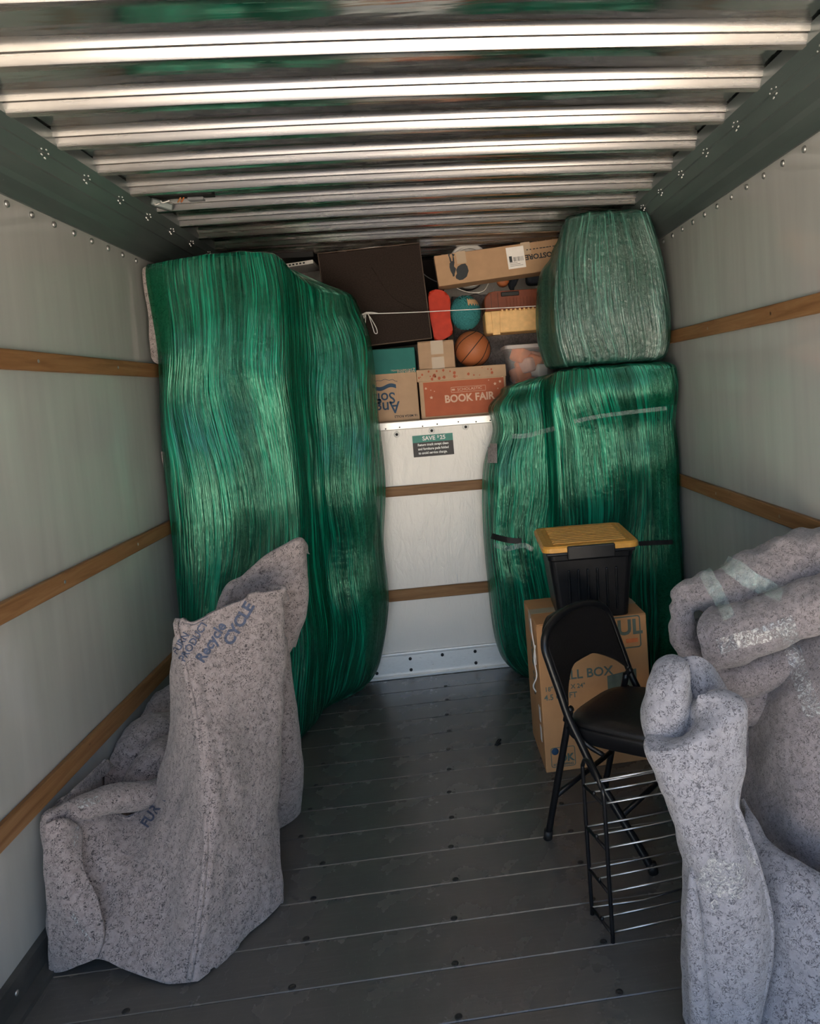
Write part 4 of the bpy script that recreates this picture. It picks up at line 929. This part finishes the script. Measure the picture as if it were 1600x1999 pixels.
# roof lamp hanging out of its hole
ll = atz(318, 399, 2.285)
rlmp = empty('roof_lamp', tuple(ll)); tag(rlmp, 'loose dark roof lamp with bare wires beside the left cove rail', 'lamp')
box('recess', -.05, .20, -.055, .055, .016, .024, 'rubber_black', rlmp)
hs = box('housing', -.045, .035, -.025, .028, -.018, .012, 'rail_paint', rlmp, .006, 2); hs.rotation_euler = (.2, .25, .5)
box('lens', .10, .16, -.03, .02, .004, .016, 'grey_stuff', rlmp, .004, 2)
for k, m_ in ((0, 'orange_sticker'), (1, 'ink_orange')): tube('wire', crs([(.02 + k * .012, .05, .012), (.05 + k * .012, .01, .006), (.08 + k * .012, -.04, .010)], 12), .0028, m_, rlmp, 6)
for pts in ([(-.06, .03, .012), (-.065, 0, -.004), (-.055, -.035, -.012)], [(-.02, -.03, .0), (-.012, -.045, -.012), (.0, -.038, -.006)], [(.01, -.05, .0), (.02, -.06, -.01), (.045, -.062, -.004)]): tube('wire', crs(pts, 10), .0022, 'rope_white', rlmp, 6)

# ------------------------------------------------------------------ felt blankets
# left: furniture under a draped blanket, standing against the wall
def A(c): return at(*c)
cols = {
 1: [(92, 1603, 2.03), (95, 1660, 2.02), (98, 1720, 2.0), (100, 1780, 1.99), (103, 1832, 1.98), (107, 1886, 1.978)],
 2: [(165, 1572, 2.12), (178, 1640, 2.09), (186, 1700, 2.05), (196, 1760, 2.01), (206, 1815, 1.96), (196, 1868, 1.935)],
 3: [(250, 1604, 2.20), (256, 1645, 2.13), (262, 1690, 2.06), (262, 1750, 2.0), (255, 1820, 1.945), (245, 1890, 1.90)],
 4: [(326, 1500, 2.27), (333, 1560, 2.17), (338, 1640, 2.06), (333, 1730, 1.98), (323, 1820, 1.92), (308, 1910, 1.872)],
 5: [(346, 1246, 2.21), (380, 1400, 2.12), (398, 1520, 2.03), (402, 1640, 1.955), (390, 1780, 1.885), (370, 1920, 1.845)],
 6: [(382, 1226, 2.215), (414, 1400, 2.13), (428, 1520, 2.045), (430, 1640, 1.975), (418, 1780, 1.91), (396, 1910, 1.86)],
 7: [(450, 1196, 2.27), (470, 1400, 2.20), (475, 1520, 2.12), (478, 1640, 2.06), (474, 1770, 2.0), (463, 1856, 1.955)],
 8: [(515, 1174, 2.33), (520, 1390, 2.28), (520, 1520, 2.21), (524, 1640, 2.15), (528, 1740, 2.09), (527, 1796, 2.055)],
 9: [(553, 1161, 2.39), (548, 1310, 2.37), (538, 1460, 2.32), (536, 1570, 2.26), (543, 1660, 2.18), (547, 1768, 2.11)]}
C9 = {k: [A(c) for c in v] for k, v in cols.items()}
C9[0] = [Vector((-1.115, p.y + .30, p.z)) for p in C9[1]]; C9[10] = [Vector((p.x - .06, p.y + .05, p.z)) for p in C9[9]]
rows = []
hem = []
for k in range(11):
    p = C9[k][0]; hem.append(Vector((p.x, p.y + .045, p.z - .03)))
mid_ = [Vector((C9[k][0].x, C9[k][0].y + .018, C9[k][0].z + .006)) for k in range(11)]
rows = [hem, mid_] + [[C9[k][r] for k in range(11)] for r in range(6)]
PT = Patch(rows)
lp = empty('draped_furniture', (-.75, 2.1, 0)); tag(lp, 'grey felt blanket taped over a piece of furniture near the left wall', 'blanket')
def ident(o): o.matrix_parent_inverse = Matrix.Translation(-o.parent.location); return o
G = PT.mesh(130, 120, .015, 6.5, 3.1, minz=.003, minx=-1.15)
cover = ident(sheet('cover', G, 'felt_grey', lp, .010))
# raised hem seam down the ridge
ri = [PT.ev(.515 - .02 * (v - .3), v) + PT.normal(.515, v) * .010 for v in np.linspace(.14, .99, 30)]
bm = bmesh.new(); add_tube(bm, [Vector(p.tolist()) for p in ri], .0075, 8); ident(from_bm('folded_hem', bm, 'felt_grey', lp, True))
# rolled top edge of the low left part
def softtube(name, pts, radii, mat, parent, flat=1.0, n=40, seg=22, amp=.012, freq=9, seed=0):
    P = crs(pts, n); r = np.interp(np.linspace(0, 1, n), np.linspace(0, 1, len(radii)), radii)
    r = [float(x) for x in r]; 
    bm = bmesh.new(); add_tube(bm, P, r, seg, flat=flat); 
    # round the ends
    for v in bm.verts:
        d = noise.noise(v.co * freq + Vector((seed, 0, 0))) + .4 * noise.noise(v.co * freq * 2.2); v.co += Vector((d * .6, d, d)) * amp
        v.co.x = max(-1.155, min(1.155, v.co.x)); v.co.z = max(.004, v.co.z)
    o = from_bm(name, bm, mat, parent, True)
    return ident(o) if parent else o
softtube('rolled_fold', [at(98, 1612, 2.05), at(150, 1580, 2.10), at(220, 1560, 2.18), at(300, 1548, 2.28), at(352, 1540, 2.36)], [.012, .036, .050, .052, .050, .05, .03], 'felt_grey', lp, .8, amp=.008)
SF = [[(90, 1606, 2.005), (118, 1600, 2.02), (148, 1625, 2.055)], [(93, 1680, 1.985), (126, 1680, 1.975), (157, 1686, 1.995)], [(97, 1740, 1.97), (138, 1740, 1.955), (184, 1746, 1.975)],
      [(100, 1800, 1.962), (150, 1800, 1.94), (204, 1800, 1.945)], [(103, 1850, 1.958), (150, 1850, 1.932), (203, 1838, 1.928)], [(106, 1887, 1.962), (150, 1880, 1.928), (192, 1868, 1.918)]]
sf_ = Patch([[A(c) for c in r] for r in SF]).mesh(40, 60, .006, 9, 2.2, minz=.003, minx=-1.148)
ident(sheet('side_fold', sf_, 'felt_grey', lp, .014))

# rear tall padded panel
rp2 = empty('padded_panel', (-.60, 2.55, 0)); tag(rp2, 'tall upright panel padded in grey felt leaning behind the draped furniture', 'blanket')
R0 = [[(425, 1210, 2.44), (447, 1150, 2.50), (480, 1128, 2.53), (520, 1094, 2.56), (560, 1068, 2.58), (584, 1060, 2.60), (590, 1075, 2.66)],
      [(430, 1240, 2.44), (460, 1190, 2.50), (490, 1165, 2.55), (525, 1140, 2.57), (565, 1115, 2.58), (590, 1120, 2.61), (592, 1120, 2.68)],
      [(440, 1270, 2.44), (475, 1240, 2.50), (505, 1225, 2.53), (535, 1210, 2.56), (570, 1190, 2.58), (592, 1190, 2.61), (590, 1190, 2.68)],
      [(450, 1330, 2.44), (485, 1320, 2.48), (510, 1310, 2.50), (532, 1300, 2.53), (552, 1284, 2.56), (566, 1262, 2.60), (570, 1262, 2.68)]]
Pr = Patch([[A(c) for c in r] for r in R0])
top_ = [A(c) + Vector((0, .05, -.02)) for c in R0[0]]
Pr = Patch([top_] + [[A(c) for c in r] for r in R0])
ident(sheet('upper_flap', Pr.mesh(60, 50, .008, 8, 6.0), 'felt_grey', rp2, .014))
softtube('side_fold', [at(428, 1225, 2.44), at(438, 1180, 2.46), at(449, 1152, 2.49)], [.010, .014, .010], 'felt_grey', rp2, 1, amp=.003)
R1 = [[(440, 1225, 2.50), (500, 1225, 2.52), (545, 1235, 2.54), (558, 1262, 2.58), (552, 1262, 2.68)],
      [(440, 1330, 2.48), (500, 1330, 2.49), (550, 1335, 2.51), (566, 1335, 2.56), (560, 1335, 2.66)],
      [(440, 1430, 2.46), (500, 1430, 2.47), (556, 1430, 2.50), (577, 1430, 2.55), (572, 1430, 2.65)],
      [(440, 1530, 2.45), (500, 1530, 2.46), (560, 1530, 2.50), (583, 1525, 2.55), (578, 1525, 2.65)],
      [(450, 1600, 2.45), (500, 1615, 2.47), (545, 1612, 2.51), (580, 1590, 2.575), (575, 1570, 2.65)]]
ident(sheet('lower_cover', Patch([[A(c) for c in r] for r in R1]).mesh(50, 60, .007, 8, 1.0, minz=.003), 'felt_grey', rp2, .014))
bm = bmesh.new(); add_box(bm, -.74, -.60, 2.63, 2.66, .003, .80, .01, 2); ident(from_bm('board', bm, 'felt_brown', rp2))

# rumpled rolls between the wall and the draped piece
rb2 = empty('rumpled_blanket', (-.95, 2.6, 0)); tag(rb2, 'dark rumpled felt blanket heaped along the foot of the left wall', 'blanket')
softtube('roll', [at(178, 1530, 2.40), at(230, 1500, 2.50), at(300, 1440, 2.62), at(350, 1405, 2.70)], [.02, .075, .10, .105, .10, .05], 'felt_grey', rb2, .85, seed=2)
softtube('roll', [at(215, 1480, 2.62), at(270, 1430, 2.72), at(325, 1380, 2.85), at(345, 1350, 2.92)], [.02, .06, .08, .08, .05], 'felt_grey', rb2, .85, seed=7)
softtube('roll', [at(240, 1560, 2.38), at(300, 1500, 2.44), at(350, 1450, 2.52)], [.03, .07, .08, .05], 'felt_grey', rb2, .9, seed=12)
softtube('heap', [(-1.04, 2.30, .14), (-1.02, 2.55, .16), (-.98, 2.80, .16)], [.05, .14, .15, .14, .06], 'felt_grey', rb2, 1.0, seed=15)
softtube('heap', [(-.94, 2.36, .16), (-.93, 2.55, .17), (-.92, 2.80, .16)], [.06, .14, .15, .14, .08], 'felt_grey', rb2, 1.0, seed=19)

# right: blanket column in front
def px_r(p, y): return p * y / FPX
def soft_union(name, tubes, mat, parent, vox=.009, smooth=4, amp=.008, freq=10, seed=0, minz=.003):
    bm = bmesh.new()
    for pts, radii, flat in tubes:
        n = 26; P = crs(pts, n); r = [float(x) for x in np.interp(np.linspace(0, 1, n), np.linspace(0, 1, len(radii)), radii)]
        add_tube(bm, P, r, 20, flat=flat)
    for v in bm.verts: v.co.x = max(-1.15, min(1.15, v.co.x)); v.co.z = max(minz, v.co.z)
    o = from_bm(name, bm, mat, parent, True)
    md = o.modifiers.new('skin', 'REMESH'); md.mode = 'VOXEL'; md.voxel_size = vox; md.use_smooth_shade = True
    ms = o.modifiers.new('soften', 'SMOOTH'); ms.factor = .5; ms.iterations = smooth
    dg = bpy.context.evaluated_depsgraph_get(); me = bpy.data.meshes.new_from_object(o.evaluated_get(dg)); o.modifiers.clear(); o.data = me; me.name = name
    me.materials.clear(); me.materials.append(M[mat])
    nn = [v.normal.copy() for v in me.vertices]
    for v, n_ in zip(me.vertices, nn):
        p = v.co * freq + Vector((seed, 0, 0)); v.co = v.co + n_ * (noise.noise(p) + .4 * noise.noise(p * 2.4)) * amp
        v.co.z = max(minz, v.co.z); v.co.x = min(1.155, v.co.x)
    for p in me.polygons: p.use_smooth = True
    return ident(o) if parent else o
colr = empty('blanket_column', (.50, 1.5, 0)); tag(colr, 'grey felt blanket tinted with painted skylight, taped into an upright column in front at the right', 'blanket')
yb_ = 1.52
def q(x, y, d=yb_): return at(x, y, d)
def R_(p, d=yb_): return p * d / FPX
def oval(py, l, r, d, bdep, tilt=0.0, k=1.0, dz=0.0, z=None, ph=0.0, dip=0.0):
    c = at((l + r) / 2, py, d); a_ = (at(r, py, d) - at(l, py, d)).length / 2 * k; out = []
    for i in range(16):
        t = 2 * math.pi * i / 16; fold = 1 + .05 * math.sin(5 * t + ph) if 0 < i < 8 else 1.0
        sq_ = math.sin(t + .45 * (1 if dip else 0))
        out.append((c.x + a_ * math.cos(t), c.y - bdep * k * math.sin(t) * fold, (c.z if z is None else z) + tilt * math.cos(t) + dz - dip * sq_))
    return out
rg = [oval(1404, 1262, 1448, 1.52, .075, .045, .10, .012), oval(1404, 1262, 1448, 1.52, .075, .045, .45, .012), oval(1404, 1262, 1448, 1.52, .075, .045, .75, .008), oval(1404, 1262, 1449, 1.52, .075, .045, .92, .000), oval(1416, 1260, 1453, 1.52, .075, .038, 1.0),
      oval(1460, 1264, 1453, 1.515, .078, .012), oval(1520, 1286, 1447, 1.51, .080, ph=.3), oval(1568, 1302, 1438, 1.505, .078, ph=.6), oval(1625, 1318, 1456, 1.50, .080, ph=.9), oval(1690, 1333, 1478, 1.50, .084, ph=1.2),
      oval(1765, 1335, 1494, 1.50, .088, ph=1.6), oval(1850, 1336, 1500, 1.50, .090, ph=2.0), oval(1930, 1340, 1488, 1.50, .090, ph=2.3), oval(1999, 1343, 1472, 1.50, .090, ph=2.6), oval(2070, 1346, 1466, 1.50, .09, ph=2.8), oval(2110, 1346, 1466, 1.50, .092, z=.004)]
G = rings_grid(rg, 110, 170)
nn = grid_normals(G)
for b in range(G.shape[0]):
    for a in range(G.shape[1]):
        p = Vector(G[b, a].tolist()); h = noise.noise(Vector((p.x * 11, p.y * 11, p.z * 4.5))) * .010 + .005 * noise.noise(p * 20)
        G[b, a] -= nn[b, a] * h
G[..., 2] = np.maximum(G[..., 2], .003)
me = grid_mesh('wrap', G, True, True); o = mesh_obj('wrap', me, 'felt_sky_tinted', colr, True); ident(o)
def tongue(name, cols_, thick, mat, parent, amp=.006, seed=0, nu=40, nv=50):
    return ident(sheet(name, Patch([[A(c) for c in r] for r in cols_]).mesh(nu, nv, amp, 10, seed), mat, parent, thick))
rt = [oval(1520, 1280, 1352, 1.57, .03), oval(1450, 1262, 1354, 1.575, .05, ph=.5), oval(1405, 1255, 1352, 1.58, .058, ph=.8), oval(1362, 1256, 1349, 1.585, .058, ph=1.1), oval(1328, 1265, 1346, 1.59, .052, ph=1.3), oval(1302, 1280, 1343, 1.60, .042), oval(1287, 1295, 1338, 1.605, .026), oval(1281, 1308, 1326, 1.608, .010)]
G = rings_grid(rt, 70, 70); nn = grid_normals(G)
for b in range(G.shape[0]):
    for a in range(G.shape[1]):
        p = Vector(G[b, a].tolist()); G[b, a] += nn[b, a] * (noise.noise(p * 11) * .008 + .004 * noise.noise(p * 24))
me = grid_mesh('stuffed_fold', G, True, True); ident(mesh_obj('stuffed_fold', me, 'felt_sky_tinted', colr, True))
tongue('inner_fold', [[(1336, 1296, 1.66), (1350, 1284, 1.65), (1372, 1300, 1.65), (1388, 1330, 1.66)],
                      [(1338, 1340, 1.64), (1354, 1330, 1.62), (1378, 1340, 1.62), (1404, 1356, 1.65)],
                      [(1346, 1400, 1.62), (1362, 1395, 1.60), (1386, 1400, 1.60), (1420, 1410, 1.63)],
                      [(1352, 1470, 1.60), (1370, 1470, 1.58), (1396, 1470, 1.58), (1430, 1470, 1.61)]], .025, 'felt_sky_tinted', colr, .005, 9)
softtube('edge_fold', [q(1440, 1545, 1.47), q(1434, 1568, 1.46), q(1450, 1610, 1.46), q(1474, 1680, 1.455), q(1496, 1760, 1.455), q(1503, 1830, 1.45), q(1494, 1910, 1.44), q(1474, 2010, 1.43), q(1466, 2100, 1.42)], [.006, .008, .008, .008, .009, .009, .008, .008], 'felt_sky_tinted', colr, 1, amp=.002)
softtube('side_fold', [q(1350, 1690, 1.47), q(1352, 1780, 1.45), q(1360, 1880, 1.45), q(1366, 2010, 1.44), q(1368, 2090, 1.44)], [.004, .018, .022, .022, .024], 'felt_sky_tinted', colr, 1, amp=.004, seed=8)

# right: big bundle with rolled top
bg = empty('blanket_bundle', (.85, 1.75, 0)); tag(bg, 'large pile of brownish grey felt with rolled top and clear tape at the right wall', 'blanket')
def q2(x, y, d): return at(x, y, d)
bm = bmesh.new(); add_box(bm, .82, 1.14, 1.92, 2.13, .003, .80, .05, 4); ident(from_bm('padding', bm, 'felt_brown', bg, True))
soft_union('top_roll', [
  ([q2(1316, 1176, 2.00), q2(1350, 1160, 2.00), q2(1410, 1160, 2.00), q2(1470, 1138, 2.00), q2(1540, 1108, 1.99), q2(1610, 1092, 1.97), q2(1700, 1072, 1.94)], [R_(20, 2), R_(38, 2), R_(50, 2), R_(64, 2), R_(72, 2), R_(74, 1.95), R_(74, 1.95)], .95),
  ([q2(1420, 1210, 2.02), q2(1500, 1190, 2.02), q2(1600, 1160, 2.0), q2(1700, 1130, 1.98)], [R_(40, 2), R_(60, 2), R_(70, 2), R_(70, 2)], .9),
  ([q2(1328, 1180, 1.99), q2(1330, 1225, 1.985), q2(1348, 1275, 1.975), q2(1380, 1320, 1.96), q2(1410, 1390, 1.95)], [R_(26, 2), R_(30, 2), R_(26, 2), R_(34, 1.95), R_(44, 1.95)], .95),
  ([q2(1380, 1210, 2.0), q2(1400, 1300, 1.99), q2(1440, 1400, 1.97)], [R_(40, 2), R_(50, 2), R_(50, 2)], .8),
 ], 'felt_brown', bg, .008, 1, .017, 13, 1.0)
FL = [[(1392, 1190, 1.97), (1425, 1204, 1.96), (1470, 1190, 1.95), (1540, 1160, 1.93), (1610, 1130, 1.91), (1720, 1090, 1.87)],
      [(1372, 1206, 1.90), (1412, 1204, 1.88), (1470, 1188, 1.865), (1540, 1160, 1.845), (1610, 1130, 1.825), (1720, 1090, 1.79)],
      [(1364, 1236, 1.865), (1404, 1226, 1.835), (1470, 1212, 1.815), (1540, 1186, 1.795), (1610, 1156, 1.775), (1720, 1118, 1.74)],
      [(1374, 1272, 1.855), (1410, 1262, 1.825), (1470, 1242, 1.80), (1540, 1214, 1.78), (1610, 1184, 1.76), (1720, 1146, 1.73)],
      [(1384, 1296, 1.86), (1416, 1288, 1.835), (1472, 1268, 1.815), (1540, 1240, 1.795), (1610, 1210, 1.775), (1720, 1170, 1.745)],
      [(1390, 1292, 1.92), (1420, 1286, 1.91), (1476, 1268, 1.89), (1544, 1242, 1.87), (1612, 1212, 1.85), (1720, 1172, 1.82)]]
tongue('front_flap', FL, .02, 'felt_brown', bg, .015, 5, 90, 50)
soft_union('lump', [
  ([q2(1408, 1330, 1.92), q2(1450, 1322, 1.90), q2(1500, 1306, 1.89), q2(1560, 1285, 1.88)], [R_(26, 1.9), R_(38, 1.9), R_(42, 1.9), R_(44, 1.88), R_(44, 1.86)], .95),
  ([q2(1415, 1380, 1.93), q2(1455, 1384, 1.91), q2(1500, 1376, 1.90), q2(1560, 1350, 1.90)], [R_(34, 1.9), R_(36, 1.88), R_(40, 1.87), R_(40, 1.9)], .95),
  ([q2(1395, 1270, 1.93), q2(1400, 1330, 1.94), q2(1420, 1400, 1.95), q2(1440, 1500, 1.97)], [R_(24, 1.9), R_(34, 1.88), R_(44, 1.87), R_(50, 1.9)], .95),
 ], 'felt_brown', bg, .009, 2, .008, 10, 9.0)
BF = [[(1440, 1440, 2.00), (1462, 1412, 1.93), (1496, 1372, 1.885), (1534, 1322, 1.855), (1590, 1262, 1.83), (1680, 1215, 1.79), (1760, 1190, 1.84)],
      [(1440, 1470, 1.98), (1474, 1450, 1.87), (1512, 1416, 1.81), (1552, 1376, 1.77), (1610, 1340, 1.74), (1690, 1310, 1.71), (1760, 1300, 1.80)],
      [(1440, 1530, 1.95), (1480, 1525, 1.83), (1520, 1505, 1.75), (1565, 1490, 1.69), (1620, 1480, 1.66), (1700, 1470, 1.64), (1770, 1460, 1.72)],
      [(1446, 1630, 1.92), (1486, 1625, 1.81), (1530, 1630, 1.72), (1575, 1640, 1.66), (1630, 1640, 1.62), (1710, 1650, 1.60), (1790, 1650, 1.68)],
      [(1460, 1740, 1.92), (1500, 1750, 1.81), (1540, 1770, 1.74), (1590, 1790, 1.69), (1650, 1800, 1.66), (1730, 1810, 1.64), (1810, 1820, 1.70)]]
rws = [[A(c) for c in r] for r in BF]; rws.append([Vector((p.x + .0, p.y + .02, .004)) for p in rws[-1]])
rws.insert(0, [Vector((p.x, p.y + .10, p.z - .01)) for p in rws[0]])
ident(sheet('hanging_side', Patch(rws).mesh(80, 100, .018, 6, 4.0, minz=.003, maxx=1.145), 'felt_brown', bg, .014))
# lower drape in front
dr = empty('draped_blanket', (.80, 1.5, 0)); tag(dr, 'grey felt blanket tinted with painted skylight, draped low at the bottom right corner', 'blanket')
DF = [[(1446, 1566, 1.72), (1478, 1625, 1.64), (1512, 1662, 1.58), (1560, 1694, 1.53), (1610, 1726, 1.49), (1700, 1770, 1.45), (1760, 1800, 1.48)],
      [(1460, 1630, 1.64), (1492, 1690, 1.565), (1530, 1726, 1.51), (1575, 1756, 1.47), (1625, 1786, 1.435), (1710, 1830, 1.40), (1790, 1860, 1.44)],
      [(1478, 1720, 1.58), (1508, 1780, 1.51), (1545, 1820, 1.46), (1592, 1850, 1.42), (1640, 1880, 1.39), (1720, 1920, 1.36), (1810, 1950, 1.40)],
      [(1486, 1830, 1.55), (1512, 1880, 1.48), (1552, 1920, 1.43), (1600, 1950, 1.39), (1650, 1975, 1.36), (1730, 2010, 1.33), (1820, 2040, 1.37)],
      [(1468, 1950, 1.52), (1502, 1990, 1.45), (1552, 2020, 1.40), (1605, 2045, 1.36), (1660, 2065, 1.33), (1740, 2090, 1.30), (1830, 2110, 1.34)]]
rws = [[A(c) for c in r] for r in DF]
for p in rws[-1]: p.z = max(p.z, .05)
rws.append([Vector((p.x - .004, p.y - .012, .016)) for p in rws[-1]])
rws.insert(0, [Vector((p.x + .01, p.y + .035, p.z - .02)) for p in rws[0]])
ident(sheet('drape', Patch(rws).mesh(80, 90, .016, 7, 8.0, minz=.006, maxx=1.145), 'felt_sky_tinted', dr, .014))

# ---- print and tape lying on the blankets: laid onto the finished surfaces
bpy.context.view_layer.update()
DG = bpy.context.evaluated_depsgraph_get()
def hit(px, py, only=None):
    o = Vector(CAM.tolist()); d = Vector(ray(px, py).tolist()).normalized(); org = o
    for _ in range(6):
        ok, loc, nrm, idx, ob, mt = SC.ray_cast(DG, org, d)
        if not ok: return None, None
        if only is None or ob.parent in only: return loc, (nrm if nrm.dot(d) < 0 else -nrm)
        org = loc + d * .002
    return None, None
def stamp(body, size_px, cx, cy, ang, parent, mat='ink_stencil', bold=.02, xs=1.0, off=.0016, curve=0.0):
    me = text_mesh(body, 1.0, bold, 0, 'CENTER', xs, extrude=0)
    bm = bmesh.new(); bm.from_mesh(me); bmesh.ops.triangulate(bm, faces=bm.faces)
    bmesh.ops.subdivide_edges(bm, edges=[e for e in bm.edges if e.calc_length() > .12], cuts=1)
    ca, sa = math.cos(ang), math.sin(ang); bad = []
    for v in bm.verts:
        x, y = v.co.x * size_px, -v.co.y * size_px + curve * (v.co.x * size_px) ** 2
        p, n = hit(cx + x * ca - y * sa, cy + x * sa + y * ca, [parent])
        if p is None: bad.append(v)
        else: v.co = p + n * off
    bmesh.ops.delete(bm, geom=bad, context='VERTS')
    if not bm.verts: bm.free(); return
    # drop stretched faces
    bmesh.ops.delete(bm, geom=[f for f in bm.faces if f.calc_perimeter() > .12], context='FACES')
    inv_ = Matrix.Translation(-parent.location); bmesh.ops.transform(bm, matrix=inv_, verts=bm.verts)
    me2 = bpy.data.meshes.new('stencil_print'); bm.to_mesh(me2); bm.free(); o = mesh_obj('stencil_print', me2, mat, parent); o['label'] = 'faded blue stencilled lettering'
def strip(pts, width_px, parent, mat, nm, lab, off=.003, n=26, m=5, only=True):
    P = crs([Vector((x, y, 0)) for x, y in pts], n); G = []
    for i, p in enumerate(P):
        t = (P[min(i + 1, n - 1)] - P[max(i - 1, 0)]).normalized(); s = Vector((-t.y, t.x, 0)); row = []
        for k in range(m):
            w = (k / (m - 1) - .5) * width_px; a, nn_ = hit(p.x + s.x * w, p.y + s.y * w, [parent] if only else None); row.append(None if a is None else a + nn_ * off)
        G.append(row)
    bm = bmesh.new(); V = [[bm.verts.new(c - parent.location) if c is not None else None for c in r] for r in G]
    for i in range(n - 1):
        for k in range(m - 1):
            f = (V[i][k], V[i][k + 1], V[i + 1][k + 1], V[i + 1][k])
            if None in f: continue
            if max((f[a].co - f[(a + 1) % 4].co).length for a in range(4)) > .08: continue
            bm.faces.new(f)
    bmesh.ops.delete(bm, geom=[v for v in bm.verts if not v.link_faces], context='VERTS')
    o = from_bm(nm, bm, mat, parent, True); o['label'] = lab; return o
stamp('FURN', 19, 353, 1256, -1.02, lp, xs=.95); stamp('PRODUCT', 20, 378, 1252, -1.02, lp, xs=.95); stamp('Recycle', 28, 412, 1254, -1.02, lp, bold=.03)
stamp('CYCLE', 30, 466, 1218, -1.05, lp, bold=.04); stamp('FURN', 26, 300, 1585, -1.0, lp, bold=.03)
strip([(150, 1572), (176, 1566), (198, 1560)], 16, lp, 'clear_tape', 'clear_tape', 'glinting clear tape'); strip([(150, 1610), (147, 1635), (146, 1652)], 8, lp, 'clear_tape', 'clear_tape', 'glinting clear tape')
strip([(140, 1780), (158, 1810), (178, 1835)], 6, lp, 'clear_tape', 'clear_tape', 'glinting clear tape')
strip([(1372, 1690), (1410, 1715), (1450, 1720)], 70, colr, 'clear_tape', 'clear_tape', 'crumpled clear tape'); strip([(1448, 1640), (1460, 1665), (1470, 1690)], 16, colr, 'clear_tape', 'clear_tape', 'crumpled clear tape')
strip([(1388, 1760), (1402, 1772)], 18, colr, 'clear_tape', 'clear_tape', 'crumpled clear tape')
strip([(1410, 1098), (1450, 1122), (1495, 1150), (1530, 1166)], 34, bg, 'clear_film', 'clear_film', 'loose clear wrap strip', .012); strip([(1374, 1122), (1392, 1150), (1412, 1185), (1424, 1212)], 26, bg, 'clear_film', 'clear_film', 'loose clear wrap strip', .012)
strip([(1402, 1262), (1440, 1250), (1490, 1238), (1550, 1215)], 30, bg, 'clear_tape', 'clear_tape', 'glinting clear tape', .005); strip([(1536, 1225), (1548, 1270), (1566, 1330), (1590, 1400)], 34, bg, 'clear_tape', 'clear_tape', 'glinting clear tape', .005)

# gaps and single-layer bands in the film of the lower right bundle
ra = bpy.data.objects['wrapped_armchair']
strip([(960, 1046), (978, 1051), (998, 1055), (1018, 1056)], 11, ra, 'rubber_black', 'film_gap', 'dark gap torn in the film', .004)
strip([(1246, 1061), (1280, 1059), (1312, 1058)], 9, ra, 'rubber_black', 'film_gap', 'dark gap torn in the film', .004)
strip([(962, 866), (962, 884), (962, 904)], 18, ra, 'felt_grey', 'felt_patch', 'bare grey felt where the film is torn', .004)
strip([(1000, 852), (1030, 850), (1060, 842), (1084, 836)], 9, ra, 'clear_film', 'clear_band', 'crumpled clear band of film', .005); strip([(1120, 822), (1170, 812), (1230, 804), (1300, 796)], 8, ra, 'clear_film', 'clear_band', 'crumpled clear band of film', .005)
strip([(965, 1062), (990, 1070), (1020, 1064), (1040, 1072)], 10, ra, 'clear_film', 'clear_band', 'crumpled clear band of film', .006)
